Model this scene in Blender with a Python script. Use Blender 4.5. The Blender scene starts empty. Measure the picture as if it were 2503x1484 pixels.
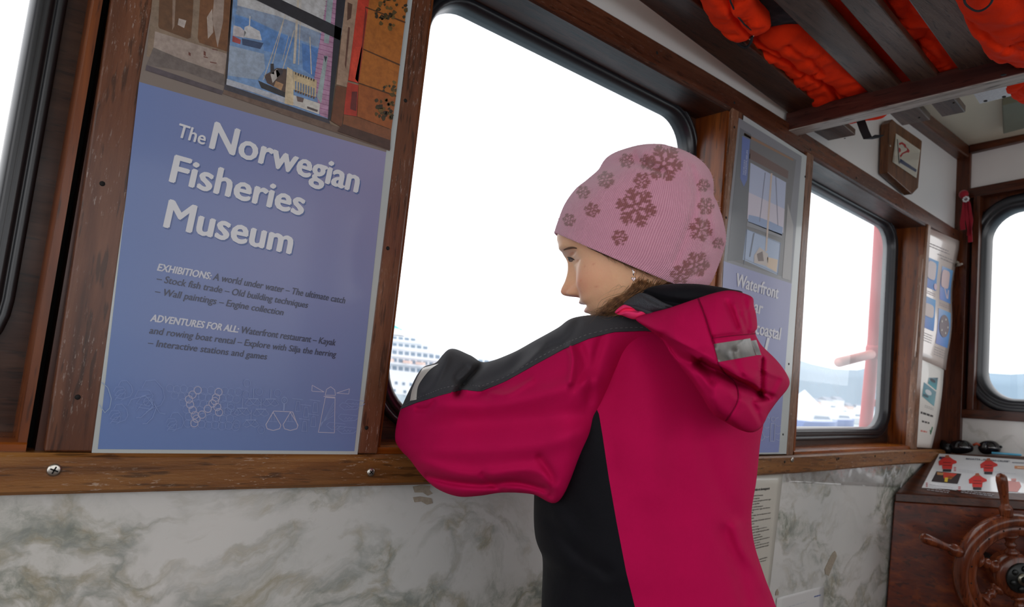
import bpy, bmesh, math, random
import numpy as np
from mathutils import Vector, Matrix

# ------------------------------------------------------------------ camera, world, exposure
SC = bpy.context.scene
COL = SC.collection
FPX, CX, CY = 1669.0, 1251.5, 742.0
YAW, PITCH, ROLL = 0.67453426, 0.10109655, 0.10235
CAMZ = 1.0
def _cam_axes():
    c, s = math.cos, math.sin
    fw = Vector((s(YAW)*c(PITCH), c(YAW)*c(PITCH), s(PITCH)))
    r = Vector((c(YAW), -s(YAW), 0)); u = r.cross(fw)
    return r*c(ROLL)+u*s(ROLL), -r*s(ROLL)+u*c(ROLL), fw
CR, CU, CF = _cam_axes()
CAM = Vector((0, 0, CAMZ))
cd = bpy.data.cameras.new('camera'); cd.sensor_width = 36; cd.lens = FPX/2503*36
cd.clip_start = .02; cd.clip_end = 20000
cd.dof.use_dof = True; cd.dof.focus_distance = .92; cd.dof.aperture_fstop = 8.0
cam = bpy.data.objects.new('camera', cd); COL.objects.link(cam)
cam.matrix_world = Matrix((( CR.x, CU.x, -CF.x, 0), (CR.y, CU.y, -CF.y, 0), (CR.z, CU.z, -CF.z, CAMZ), (0, 0, 0, 1)))
SC.camera = cam

SKY = 2.5
wd = bpy.data.worlds.new('overcast_sky'); SC.world = wd; wd.use_nodes = True
nt = wd.node_tree; nt.nodes.clear()
wo = nt.nodes.new('ShaderNodeOutputWorld'); bg = nt.nodes.new('ShaderNodeBackground')
tc = nt.nodes.new('ShaderNodeTexCoord'); mp = nt.nodes.new('ShaderNodeMapping'); nz = nt.nodes.new('ShaderNodeTexNoise')
rp = nt.nodes.new('ShaderNodeValToRGB')
mp.inputs['Scale'].default_value = (1, 1, 2.6)
nz.inputs['Scale'].default_value = 2.2; nz.inputs['Detail'].default_value = 5; nz.inputs['Roughness'].default_value = .5
rp.color_ramp.elements[0].position = .3; rp.color_ramp.elements[0].color = (.60, .62, .67, 1)
rp.color_ramp.elements[1].position = .62; rp.color_ramp.elements[1].color = (1, 1, 1, 1)
bg.inputs['Strength'].default_value = SKY
for a, b in ((tc.outputs['Generated'], mp.inputs['Vector']), (mp.outputs[0], nz.inputs['Vector']), (nz.outputs['Fac'], rp.inputs[0]),
             (rp.outputs[0], bg.inputs['Color']), (bg.outputs[0], wo.inputs[0])): nt.links.new(a, b)
SC.view_settings.view_transform = 'Standard'; SC.view_settings.look = 'None'
SC.view_settings.exposure = 0.0; SC.view_settings.gamma = 1.0; SC.view_settings.use_curve_mapping = False
SC.cycles.use_denoising = True
SC.cycles.max_bounces = 10; SC.cycles.diffuse_bounces = 6; SC.cycles.transparent_max_bounces = 24
SC.cycles.caustics_reflective = False; SC.cycles.caustics_refractive = False
SC.cycles.sample_clamp_indirect = 4.0

# ------------------------------------------------------------------ geometry of the place, from the lens
D = 0.88                                     # inner face of the window wall (y)
def ray(px, py): return CR*((px-CX)/FPX) + CU*((CY-py)/FPX) + CF
def W(px, py, y=D):                          # point on a plane parallel to the window wall
    v = ray(px, py); return CAM + v*(y/v.y)
def onX(px, py, x): v = ray(px, py); return CAM + v*(x/v.x)
def onZ(px, py, z): v = ray(px, py); return CAM + v*((z-CAMZ)/v.z)
def at(px, py, depth): return CAM + ray(px, py)*depth
def onP(px, py, p0, n):
    v = ray(px, py); return CAM + v*((p0-CAM).dot(n)/v.dot(n))
def proj(p):
    d = Vector(p)-CAM; z = d.dot(CF); return CX+FPX*d.dot(CR)/z, CY-FPX*d.dot(CU)/z

# ------------------------------------------------------------------ helpers
def lin(c):
    return tuple((v/255/12.92 if v/255 <= .04045 else ((v/255+.055)/1.055)**2.4) for v in c[:3])
def rgba(c): return (*lin(c), 1)
class N:                                     # small node-tree helper
    def __init__(s, name):
        s.m = bpy.data.materials.new(name); s.m.use_nodes = True; s.t = s.m.node_tree; s.t.nodes.clear()
        s.out = s.n('OutputMaterial'); s.b = s.n('BsdfPrincipled'); s.l(s.b.outputs[0], s.out.inputs[0])
    def n(s, k, **kw):
        x = s.t.nodes.new('ShaderNode'+k)
        for a, v in kw.items():
            if hasattr(x, a): setattr(x, a, v)
            else: x.inputs[a.replace('_', ' ')].default_value = v
        return x
    def l(s, a, b): s.t.links.new(a, b)
    def set(s, **kw):
        for a, v in kw.items(): s.b.inputs[a.replace('_', ' ')].default_value = v
        return s
    def coords(s, scale=(1, 1, 1), kind='Object', rot=(0, 0, 0), loc=(0, 0, 0)):
        t = s.n('TexCoord'); m = s.n('Mapping'); m.inputs['Scale'].default_value = scale; m.inputs['Rotation'].default_value = rot
        m.inputs['Location'].default_value = loc
        s.l(t.outputs[kind], m.inputs[0]); return m.outputs[0]
    def noise(s, vec, scale, detail=4, rough=.5, dist=0):
        x = s.n('TexNoise'); x.inputs['Scale'].default_value = scale; x.inputs['Detail'].default_value = detail
        x.inputs['Roughness'].default_value = rough; x.inputs['Distortion'].default_value = dist; s.l(vec, x.inputs['Vector']); return x.outputs['Fac']
    def ramp(s, fac, stops, interp='LINEAR'):
        r = s.n('ValToRGB'); e = r.color_ramp.elements; r.color_ramp.interpolation = interp
        while len(e) < len(stops): e.new(.5)
        for k, (p, c) in enumerate(stops):
            e[k].position = p; e[k].color = c if len(c) == 4 else (*c, 1)
        s.l(fac, r.inputs[0]); return r.outputs[0]
    def gr(s, fac, a, b, va=0., vb=1.): return s.ramp(fac, [(a, (va,)*3), (b, (vb,)*3)])
    def mix(s, fac, a, b, mode='MIX'):
        x = s.n('Mix'); x.data_type = 'RGBA'; x.blend_type = mode
        for v, i in ((fac, 0), (a, 6), (b, 7)):
            if isinstance(v, (int, float)): x.inputs[i].default_value = v
            elif isinstance(v, tuple): x.inputs[i].default_value = v if len(v) == 4 else (*v, 1)
            else: s.l(v, x.inputs[i])
        return x.outputs[2]
    def math(s, op, a, b=0.):
        x = s.n('Math'); x.operation = op
        for v, i in ((a, 0), (b, 1)):
            if isinstance(v, (int, float)): x.inputs[i].default_value = v
            else: s.l(v, x.inputs[i])
        return x.outputs[0]
    def bump(s, h, strength=.3, dist=.002):
        b = s.n('Bump'); b.inputs['Strength'].default_value = strength; b.inputs['Distance'].default_value = dist
        s.l(h, b.inputs['Height']); s.l(b.outputs[0], s.b.inputs['Normal']); return b

def plain(name, c, rough=.5, metal=0., coat=0., spec=.5, vary=.0, scale=40, bump=0.):
    m = N(name).set(Roughness=rough, Metallic=metal, Coat_Weight=coat, Specular_IOR_Level=spec, Base_Color=rgba(c))
    if vary or bump:
        f = m.noise(m.coords(), scale, 5)
        if vary: m.l(m.mix(m.gr(f, .3, .7, 0, vary), rgba(c), tuple(x*.55 for x in lin(c))), m.b.inputs['Base Color'])
        if bump: m.bump(f, bump, .002)
    return m.m

def wood(name, dark, mid, light, axis='X', rough=.3, coat=.5, scale=1., flake=0., flake_c=(200, 180, 170), bump=.35, tone=.66):
    lin = lambda c, g=tone: tuple(v*g for v in globals()['lin'](c))
    m = N(name).set(Coat_Weight=coat*.45, Coat_Roughness=.15, Specular_IOR_Level=.3)
    k = {'X': (.06, 1, 1), 'Y': (1, .06, 1), 'Z': (1, 1, .06)}[axis]
    v = m.coords(tuple(x*scale for x in k))
    g = m.noise(v, 55, 6, .6, .6); big = m.noise(m.coords(tuple(x*scale for x in {'X': (.35, 1, 1), 'Y': (1, .35, 1), 'Z': (1, 1, .35)}[axis])), 9, 4, .55, .4)
    col = m.ramp(g, [(.25, lin(dark)), (.5, lin(mid)), (.78, lin(light))])
    col = m.mix(m.gr(big, .35, .7), col, m.mix(.5, col, lin(dark), 'MULTIPLY'))
    col = m.mix(m.gr(big, .55, .75, 0, .45), col, lin(light))
    pores = m.gr(m.noise(m.coords(tuple(x*scale for x in {'X': (.12, 1, 1), 'Y': (1, .12, 1), 'Z': (1, 1, .12)}[axis])), 190, 2, .5), .33, .42, 1, 0)
    col = m.mix(m.math('MULTIPLY', pores, .6), col, lin(tuple(x*.45 for x in dark)))
    ro = m.gr(big, .3, .7, rough*.75, rough*1.35)
    if flake:
        fl = m.noise(m.coords(tuple(x*scale for x in {'X': (.16, 1, 1), 'Y': (1, .16, 1), 'Z': (1, 1, .16)}[axis])), 420, 4, .7)
        wh = m.noise(m.coords(), 7, 3)
        mask = m.math('MULTIPLY', m.gr(fl, .60, .66), m.gr(wh, .42, .62))
        col = m.mix(m.math('MULTIPLY', mask, flake), col, lin(flake_c))
        hb = m.math('ADD', m.math('MULTIPLY', g, .5), m.math('MULTIPLY', fl, .9))
    else:
        hb = g
    m.l(col, m.b.inputs['Base Color']); m.l(ro, m.b.inputs['Roughness']); m.bump(hb, bump, .0012)
    return m.m

def obj(name, me, mat=None, parent=None, smooth=False):
    if mat is not None and not me.materials: me.materials.append(mat)
    if smooth:
        for p in me.polygons: p.use_smooth = True
    o = bpy.data.objects.new(name, me); COL.objects.link(o)
    if parent is not None: o.parent = parent
    return o
def mesh(name, verts, faces):
    me = bpy.data.meshes.new(name); me.from_pydata([tuple(v) for v in verts], [], faces); me.validate(); me.update(); return me
def fixn(me):
    bm = bmesh.new(); bm.from_mesh(me); bmesh.ops.recalc_face_normals(bm, faces=bm.faces); bm.to_mesh(me); bm.free(); return me
def bevel(me, w, seg=2):
    bm = bmesh.new(); bm.from_mesh(me)
    bmesh.ops.recalc_face_normals(bm, faces=bm.faces)
    if w: bmesh.ops.bevel(bm, geom=list(bm.edges), offset=w, segments=seg, affect='EDGES', profile=.5, clamp_overlap=True)
    bm.to_mesh(me); bm.free(); return me
BOXF = [(0, 1, 2, 3), (7, 6, 5, 4), (0, 4, 5, 1), (1, 5, 6, 2), (2, 6, 7, 3), (3, 7, 4, 0)]
def slab(name, quad, thick, mat, parent=None, bev=.0015, seg=2):   # quad of 4 points pushed by a vector
    q = [Vector(p) for p in quad]; t = Vector(thick)
    return obj(name, bevel(mesh(name, q+[p+t for p in q], BOXF), bev, seg), mat, parent)
def box(name, lo, hi, mat, parent=None, bev=.0015):
    (a, b, c), (d, e, f) = lo, hi
    return slab(name, [(a, b, c), (d, b, c), (d, b, f), (a, b, f)], (0, e-b, 0), mat, parent, bev)
def empty(name, loc=(0, 0, 0)):
    o = bpy.data.objects.new(name, None); COL.objects.link(o); o.empty_display_size = .05; o.location = loc
    return o
def tag(o, label, cat=None, group=None, kind=None):
    o['label'] = label
    if cat: o['category'] = cat
    if group: o['group'] = group
    if kind: o['kind'] = kind
    return o
def loft(name, rings, closed=True, caps=True):
    v, f = [], []; n = len(rings[0])
    for r in rings: v += [tuple(p) for p in r]
    for i in range(len(rings)-1):
        for j in range(n if closed else n-1):
            k = (j+1) % n; f.append((i*n+j, i*n+k, (i+1)*n+k, (i+1)*n+j))
    if caps:
        f.append(tuple(range(n))[::-1]); f.append(tuple((len(rings)-1)*n+j for j in range(n)))
    return fixn(mesh(name, v, f))
def catmull(pts, m=8, closed=False):
    P = [np.array(p, float) for p in pts]; out = []; n = len(P)
    rng = range(n if closed else n-1)
    for i in rng:
        if closed: a, b, c, d = P[i-1], P[i], P[(i+1) % n], P[(i+2) % n]
        else: a, b, c, d = P[max(i-1, 0)], P[i], P[i+1], P[min(i+2, n-1)]
        for k in range(m):
            t = k/m; out.append(.5*((2*b)+(c-a)*t+(2*a-5*b+4*c-d)*t*t+(3*b-a-3*c+d)*t**3))
    if not closed: out.append(P[-1])
    return out
def tube(name, pts, r, mat=None, parent=None, n=10, smooth=True):
    pts = [Vector(p) for p in pts]; rings = []; up = None
    for i, p in enumerate(pts):
        t = (pts[min(i+1, len(pts)-1)]-pts[max(i-1, 0)]).normalized()
        if up is None:
            up = t.orthogonal().normalized()
        a = (up - t*up.dot(t)).normalized(); up = a; b = t.cross(a); rr = r[i] if hasattr(r, '__len__') else r
        rings.append([p+a*math.cos(2*math.pi*k/n)*rr+b*math.sin(2*math.pi*k/n)*rr for k in range(n)])
    me = loft(name, rings)
    return obj(name, me, mat, parent, smooth)
def lathe(name, prof, origin, axis, mat, parent=None, n=24, smooth=True):   # prof: (radius, distance along axis)
    ax = Vector(axis).normalized(); a = ax.orthogonal().normalized(); b = ax.cross(a); o = Vector(origin)
    rings = [[o+ax*h+a*math.cos(2*math.pi*k/n)*max(r, 1e-5)+b*math.sin(2*math.pi*k/n)*max(r, 1e-5) for k in range(n)] for r, h in prof]
    return obj(name, loft(name, rings), mat, parent, smooth)

# flat print (posters, sheets): coloured faces lying on a plane, read from a colour attribute
def ink(name, rough=.45, coat=.0, noise=.0, scale=60):
    m = N(name).set(Roughness=rough, Coat_Weight=coat, Coat_Roughness=.1)
    a = m.n('Attribute'); a.attribute_name = 'ink'
    c = a.outputs['Color']
    if noise:
        f = m.noise(m.coords(), scale, 6, .65)
        c = m.mix(m.gr(f, .35, .7, 0, noise), c, m.mix(1., c, (.35, .3, .28), 'MULTIPLY'))
    m.l(c, m.b.inputs['Base Color']); return m.m
def prints(name, polys, mat, parent, smooth=False):
    """polys: list of (points, colour or per-vertex colours)"""
    v, f, cols = [], [], []
    for pts, c in polys:
        k = len(v); v += [tuple(p) for p in pts]; f.append(tuple(range(k, k+len(pts))))
        cols += list(c) if isinstance(c, list) else [c]*len(pts)
    me = bpy.data.meshes.new(name); me.from_pydata(v, [], f); me.update()
    at_ = me.color_attributes.new('ink', 'FLOAT_COLOR', 'POINT')
    for i, c in enumerate(cols): at_.data[i].color = rgba(c)
    # keep every face towards the camera side and triangulate concave outlines
    bm = bmesh.new(); bm.from_mesh(me); bmesh.ops.triangulate(bm, faces=[x for x in bm.faces if len(x.verts) > 4]); bm.to_mesh(me); bm.free()
    o = obj(name, me, mat, parent)
    if len(polys) > 8: o['kind'] = 'stuff'
    return o
def stroke(p0, p1, w, f):                    # thin quad between two pixels, mapped by f
    dx, dy = p1[0]-p0[0], p1[1]-p0[1]; L = math.hypot(dx, dy) or 1; nx, ny = -dy/L*w/2, dx/L*w/2
    return [f(p0[0]+nx, p0[1]+ny), f(p0[0]-nx, p0[1]-ny), f(p1[0]-nx, p1[1]-ny), f(p1[0]+nx, p1[1]+ny)]
def polyline(pts, w, f, c, closed=False):
    q = list(pts)+([pts[0]] if closed else [])
    return [(stroke(q[i], q[i+1], w, f), c) for i in range(len(q)-1)]
def circ(cx, cy, rx, ry=None, n=16, a0=0, a1=360, sk=0):
    ry = rx if ry is None else ry
    return [(cx+rx*math.cos(math.radians(a0+(a1-a0)*k/n))+sk*ry*math.sin(math.radians(a0+(a1-a0)*k/n)), cy+ry*math.sin(math.radians(a0+(a1-a0)*k/n))) for k in range(n+1)]
_fc = {}
def glyphs(s, bold=0.):
    k = (s, bold)
    if k in _fc: return _fc[k]
    c = bpy.data.curves.new('text_tmp', 'FONT'); c.body = s; c.offset = bold; c.resolution_u = 3
    o = bpy.data.objects.new('text_tmp', c); COL.objects.link(o)
    dg = bpy.context.evaluated_depsgraph_get(); me = o.evaluated_get(dg).to_mesh()
    v = np.array([x.co[:2] for x in me.vertices]) if len(me.vertices) else np.zeros((0, 2)); f = [tuple(p.vertices) for p in me.polygons]
    o.evaluated_get(dg).to_mesh_clear(); bpy.data.objects.remove(o); bpy.data.curves.remove(c)
    _fc[k] = (v, f); return _fc[k]
def text_on(s, a, b, cap, f, bold=0., italic=0.):
    """glyph polygons of s, baseline from pixel a to pixel b, capital height in pixels (given as a pixel vector)"""
    v, fs = glyphs(s, bold)
    if not len(v): return []
    x0, x1 = v[:, 0].min(), v[:, 0].max(); A, B = f(*a), f(*b); U = (B-A)/(x1-x0)
    V = (f(a[0]+cap[0], a[1]+cap[1])-A)/.70
    P = [A+U*(x-x0+italic*y)+V*y for x, y in v]
    return [[P[i] for i in q] for q in fs]

# ------------------------------------------------------------------ materials of the cabin
M = {}
M['rail'] = wood('varnished_rail_wood', (84, 48, 22), (144, 92, 44), (184, 130, 72), 'X', .32, .35, 1., .75, (205, 186, 170), tone=.95)
M['header'] = wood('header_wood', (72, 36, 22), (112, 62, 40), (142, 88, 62), 'X', .3, .4, 1., .35, (190, 165, 150))
M['strip'] = wood('strip_wood', (84, 46, 28), (128, 76, 50), (160, 106, 76), 'Z', .3, .4, 1., .6, (200, 182, 172), tone=.8)
M['strip2'] = wood('strip_wood_worn', (105, 70, 50), (150, 105, 78), (180, 140, 112), 'Z', .32, .3, 1., .8, (205, 190, 178), tone=.8)
M['jamb'] = wood('jamb_wood', (78, 36, 14), (134, 66, 20), (182, 100, 36), 'Z', .3, .3, .8, tone=.85)
M['head'] = wood('window_head_wood', (50, 26, 18), (82, 44, 30), (112, 66, 48), 'X', .4, .2, 1., .3, (150, 110, 95))
M['sill'] = wood('window_sill_wood', (96, 42, 10), (160, 82, 22), (200, 120, 44), 'X', .25, .5, .8, tone=.9)
M['backframe'] = wood('frame_wood', (60, 34, 24), (88, 54, 38), (112, 76, 56), 'X', .4, .2, 1.)
M['front'] = wood('front_frame_wood', (60, 28, 18), (96, 48, 28), (134, 70, 36), 'Z', .32, .3, .8, tone=.7)
M['fronth'] = wood('front_rail_wood', (60, 28, 18), (96, 48, 28), (134, 70, 36), 'Y', .32, .3, .8, tone=.7)
M['beam'] = wood('rack_beam_wood', (70, 34, 30), (96, 50, 42), (122, 74, 62), 'Y', .35, .2, 1.)
M['slat'] = wood('rack_slat_wood', (74, 52, 42), (120, 92, 76), (156, 128, 110), 'X', .38, .25, 1., .25, (170, 150, 138), .6)
M['slatdark'] = wood('rack_slat_wood_dark', (62, 34, 24), (98, 58, 40), (130, 88, 64), 'X', .38, .3, 1., .2, (150, 120, 100), .5)
M['beamlitpale'] = wood('rack_beam_lit_pale', (150, 138, 128), (190, 180, 170), (208, 200, 192), 'Y', .5, .05, 1., tone=.95)
M['console'] = wood('console_mahogany', (66, 22, 8), (118, 44, 12), (176, 84, 18), 'Y', .35, .25, .6, tone=.85)
M['white'] = plain('painted_panel', (222, 218, 216), .35, vary=.05, scale=14)
M['cream'] = plain('cream_ceiling', (222, 216, 196), .4, vary=.1, scale=6)
M['rubber'] = plain('black_rubber', (30, 31, 36), .32, spec=.6)
M['steel'] = plain('brushed_steel', (205, 200, 192), .35, metal=1.)
M['alu'] = plain('scratched_aluminium', (222, 222, 224), .45, metal=.3, vary=.4, scale=220)
M['black'] = plain('black_webbing', (22, 22, 26), .7)
M['hole'] = plain('dark_hole', (14, 10, 9), .8)
M['floor'] = wood('floor_boards', (70, 45, 30), (110, 75, 52), (140, 102, 74), 'X', .5, .1, .6)

def marble():
    m = N('marble_laminate').set(Roughness=.16, Specular_IOR_Level=.5)
    v = m.coords((1, 1, 1)); 
    warp = m.n('TexNoise', Scale=5.0, Detail=6.0); m.l(v, warp.inputs['Vector'])
    ad = m.n('VectorMath'); ad.operation = 'MULTIPLY_ADD'; m.l(warp.outputs['Color'], ad.inputs[0]); ad.inputs[1].default_value = (.22, .22, .22); m.l(v, ad.inputs[2])
    rot = m.n('Mapping'); rot.inputs['Rotation'].default_value = (0, math.radians(-38), 0); rot.inputs['Scale'].default_value = (1, 1, 2.1); m.l(ad.outputs[0], rot.inputs[0])
    big = m.noise(rot.outputs[0], 4.6, 8, .58, .25)
    vein = m.math('ABSOLUTE', m.math('SUBTRACT', big, .5))
    cloud = m.noise(rot.outputs[0], 3.2, 5, .5)
    fine = m.noise(ad.outputs[0], 26, 8, .7)
    patch = m.gr(cloud, .48, .62)
    base = m.ramp(m.noise(v, 2.5, 2), [(.35, lin((205, 206, 204))), (.65, lin((222, 220, 217)))])
    grey = m.ramp(fine, [(.36, lin((106, 114, 100))), (.48, lin((150, 154, 140))), (.6, lin((188, 184, 166))), (.72, lin((176, 160, 128)))])
    vm = m.gr(vein, .0, .055, 1, 0)
    edge = m.math('MULTIPLY', vm, m.gr(fine, .3, .6, .5, 1.))
    c = m.mix(m.math('MULTIPLY', patch, m.gr(fine, .42, .62, .85, .15)), base, grey)
    c = m.mix(m.math('MULTIPLY', edge, m.gr(cloud, .4, .55, .1, .85)), c, m.ramp(fine, [(.4, lin((112, 122, 116))), (.6, lin((160, 152, 128)))]))
    m.l(c, m.b.inputs['Base Color']); return m.m
M['marble'] = marble()

def pane_mat(name, haze):
    m = N(name); t = m.t
    tr = m.n('BsdfTransparent'); gl = m.n('BsdfGlossy'); gl.inputs['Roughness'].default_value = .0
    fr = m.n('Fresnel'); fr.inputs['IOR'].default_value = 1.45
    mx = m.n('MixShader'); m.l(fr.outputs[0], mx.inputs[0]); m.l(tr.outputs[0], mx.inputs[1]); m.l(gl.outputs[0], mx.inputs[2])
    src = mx
    if haze:
        tl = m.n('BsdfTranslucent'); tl.inputs['Color'].default_value = (1, 1, 1, 1)
        m2 = m.n('MixShader')
        m.l(m.gr(m.noise(m.coords(), 3, 4), .3, .7, haze*.75, haze*1.25), m2.inputs[0])
        m.l(mx.outputs[0], m2.inputs[1]); m.l(tl.outputs[0], m2.inputs[2]); src = m2
    m.l(src.outputs[0], m.out.inputs[0]); t.nodes.remove(m.b); return m.m
M['pane'] = pane_mat('window_glass', .03); M['panehaze'] = pane_mat('milky_window_glass', .22)  # second pane mixes in more translucent white for a milky view

# ------------------------------------------------------------------ the window wall
def sm(t): t = min(1, max(0, t)); return t*t*(3-2*t)
def zb(x): return 1 - .131 + .026*sm((x-1.35)/1.15)
def zt(x): return 1 + .636 - .021*min(1.3, max(0, (x-1.3)/1.05))
ZB, ZT = 1-.131, 1+.636
def wz(x, z):                                 # the whole wall follows the boat's sheer a little
    t = (z-ZB)/(ZT-ZB); return z + (zb(x)-ZB)*(1-t) + (zt(x)-ZT)*t
def rail(name, x0, x1, y0, y1, lo, hi, mat, parent=None, n=14, ch=.003):
    R = []
    for i in range(n+1):
        x = x0+(x1-x0)*i/n; a, b = lo(x), hi(x)
        R.append([(x, y0, a+ch), (x, y0, b-ch), (x, y0+ch, b), (x, y1, b), (x, y1, a), (x, y0+ch, a)])
    return obj(name, loft(name, R), mat, parent)
def screw(loc, nrm, r, parent, rot=.3, slot=True):
    s = lathe('screw', [(0, .0), (r, .0), (r, .0012), (r*.75, .0019), (0, .0021)], loc, nrm, M['steel'], parent, 14)
    if slot:
        n = Vector(nrm).normalized(); a = n.orthogonal().normalized(); b = n.cross(a)
        a, b = a*math.cos(rot)+b*math.sin(rot), b*math.cos(rot)-a*math.sin(rot); p = Vector(loc)+n*.0022
        v, f = [], []
        for u, w in ((a, b), (b, a)):
            k = len(v); v += [p+u*r*.6+w*r*.12, p-u*r*.6+w*r*.12, p-u*r*.6-w*r*.12, p+u*r*.6-w*r*.12]; f.append((k, k+1, k+2, k+3))
        obj('screw_slot', mesh('screw_slot', v, f), M['hole'], s)
    return s
def nailhole(loc, nrm, r, parent):
    return lathe('nail_hole', [(0, 0), (r, 0), (r*.9, .0006), (0, .0007)], loc, nrm, M['hole'], parent, 8)

fl = box('floor', (-1.5, -1.6, -.06), (3.0, 1.05, 0), M['floor']); tag(fl, 'wooden boarded floor of the wheelhouse', 'floor', kind='structure')
wl = empty('wall_left'); tag(wl, 'cabin side wall with marbled panel below and white panel above the windows', 'wall', kind='structure')
rail('lower_panel', -1.45, 2.72, D, .985, lambda x: 0., lambda x: zb(x)-.012, M['marble'], wl, 12, .0005)
rail('upper_panel', -1.45, 2.78, D+.004, .985, lambda x: zt(x)+.01, lambda x: 2.0, M['white'], wl, 6, .0005)
POSTS = [(-1.45, -1.0), (.082, .479), (1.262, 1.628), (2.377, 2.72)]
for a, b in POSTS: rail('post', a, b, D, .985, lambda x: zb(x)-.012, lambda x: zt(x)+.012, M['front'], wl, 2, .0005)

rail('gap_shade_filler', .068, .09, .925, .985, lambda x: zb(x)-.012, lambda x: zt(x)+.012, M['hole'], wl, 1, .0005)  # near-black strip: shade of the gap put into its colour, closes a light leak
t1 = rail('trim_1', -1.45, 2.66, .860, .90, lambda x: zb(x)-.044, lambda x: zb(x)-.001, M['rail'], None, 24, .004)
tag(t1, 'long varnished wooden sill rail with steel screws under the windows', 'trim', kind='structure')
for px, py, rr in ((132, 1149, .0066), (906, 1154, .0058), (1936, 1124, .0062)): screw(W(px, py, .860), (0, -1, 0), rr, t1, random.Random(px).random())
for px, py in ((1918, 1129), (2046, 1123), (2050, 1121), (2139, 1115), (2211, 1107)): nailhole(W(px, py, .860), (0, -1, 0), .0035, t1)
t2 = rail('trim_2', -1.45, 2.665, .868, .90, lambda x: zt(x)-.004, lambda x: zt(x)+.050-.006*sm((x-1)/1.7), M['header'], None, 20, .004)
tag(t2, 'long varnished header rail above the windows', 'trim', kind='structure')
for px, py in ((1606, 129), (1795, 251), (1981, 366), (2093, 435), (2190, 500), (2330, 573)): nailhole(W(px, py, .868), (0, -1, 0), .0035, t2)

def strip(n, xa, xb, mat, label, holes=(), y0=.866, x2=None):
    (a0, a1), (b0, b1) = xa, xb           # x at the foot and at the top of each edge
    zf, zh = zb(a0)-.0005, zt(a1)
    q = [(a0, y0, zf), (b0, y0, zf), (b1, y0, zh), (a1, y0, zh)]
    o = slab('trim_%d' % n, q, (0, .02, 0), mat, None, .0022); tag(o, label, 'trim', kind='structure')
    for px, py in holes: nailhole(W(px, py, y0), (0, -1, 0), .003, o)
    return o
strip(3, (.089, .076), (.140, .125), M['strip'], 'worn upright strip left of the blue museum poster', ((250, 449), (190, 971)))
strip(4, (.449, .445), (.480, .480), M['strip'], 'narrow upright strip right of the blue museum poster', ((991, 246), (948, 607), (896, 1046)))
strip(5, (1.262, 1.262), (1.300, 1.303), M['strip2'], 'worn upright strip beside the window behind the knitted hat', ((1795, 311), (1775, 532)))
strip(6, (1.582, 1.595), (1.612, 1.628), M['strip2'], 'upright strip right of the waterfront poster', ((1968, 432), (1928, 890), (1914, 1062)))
strip(7, (2.320, 2.377), (2.360, 2.400), M['strip2'], 'upright strip left of the safety sheets in the corner')

# windows of the side wall
def rrect(x0, x1, z0, z1, r, o=0., n=10, m=6):
    """rounded rectangle grown by o; m extra points per side"""
    x0, x1, z0, z1 = x0-o, x1+o, z0-o, z1+o; r = max(r+o, 1e-4); P = []
    C = [(x1-r, z0+r, -90), (x1-r, z1-r, 0), (x0+r, z1-r, 90), (x0+r, z0+r, 180)]
    for i, (cx, cz, a) in enumerate(C):
        arc = [(cx+r*math.cos(math.radians(a+90*k/n)), cz+r*math.sin(math.radians(a+90*k/n))) for k in range(n+1)]
        P += arc; nx, nz_, na = C[(i+1) % 4]; e = (nx+r*math.cos(math.radians(na)), nz_+r*math.sin(math.radians(na)))
        for k in range(1, m): t = k/m; P.append((arc[-1][0]*(1-t)+e[0]*t, arc[-1][1]*(1-t)+e[1]*t))
    return P
def window(idx, x0, x1, inner, pane, label):
    """opening x0..x1 in the wall; inner = visible glass (xa, xb, za, zc, corner radius)"""
    w = empty('window_%d' % idx, ((x0+x1)/2, D, ZB)); tag(w, label, 'window', kind='structure')
    inv = Vector(w.location)
    def put(o): o.parent = w; o.matrix_parent_inverse = Matrix.Translation(-inv); return o
    xa, xb, za, zc, r = inner
    P = lambda pts, y: [(x, y, wz(x, z)) for x, z in pts]
    put(obj('frame', loft('frame', [P(rrect(x0, x1, ZB, ZT, 0, 0.), .958), P(rrect(xa, xb, za, zc, r, .018), .958), P(rrect(xa, xb, za, zc, r, .018), .985), P(rrect(x0, x1, ZB, ZT, 0, .0), .985)], True, False), M['backframe']))
    prof = [(.034, .958), (.034, .952), (.030, .949), (.024, .950), (.0235, .953), (.021, .949), (.015, .944), (.0135, .947), (.012, .944), (.004, .950), (0, .962), (-.001, .985)]
    put(obj('rubber_seal', loft('rubber_seal', [P(rrect(xa, xb, za, zc, r, o), y) for o, y in prof], True, False), M['rubber'], None, True))
    g = P(rrect(xa, xb, za, zc, r, .012), .972); put(obj('pane', mesh('pane', g, [tuple(range(len(g)))]), pane))
    # boards lining the opening
    for nm, lo, hi, mt in (('head', lambda x: zt(x)-.008, lambda x: zt(x), M['head']), ('sill', lambda x: zb(x)-.004, lambda x: zb(x)+.008, M['sill'])):
        put(rail(nm, x0, x1, .872, .96, lo, hi, mt, None, 8, .002))
    for xx, sgn in ((x0, 1), (x1, -1)):
        a, b = sorted((xx, xx+sgn*.008))
        put(rail('jamb', a, b, .874, .96, lambda x: zb(x)+.006, lambda x: zt(x)-.006, M['jamb'], None, 1, .002))
    return w
window(1, -1.0, .0735, (-.95, .012, ZB+.075, ZT-.02, .08), M['pane'], 'window at the left edge with black rubber seal, left of the blue poster')
window(2, .479, 1.262, (.533, 1.233, ZB+.053, ZT-.022, .075), M['pane'], 'large middle window with black rubber seal that the child leans at')
window(3, 1.628, 2.377, (1.68, 2.335, ZB+.055, ZT-.02, .07), M['panehaze'], 'hazy side window beside the waterfront poster with a red pole outside')

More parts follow.
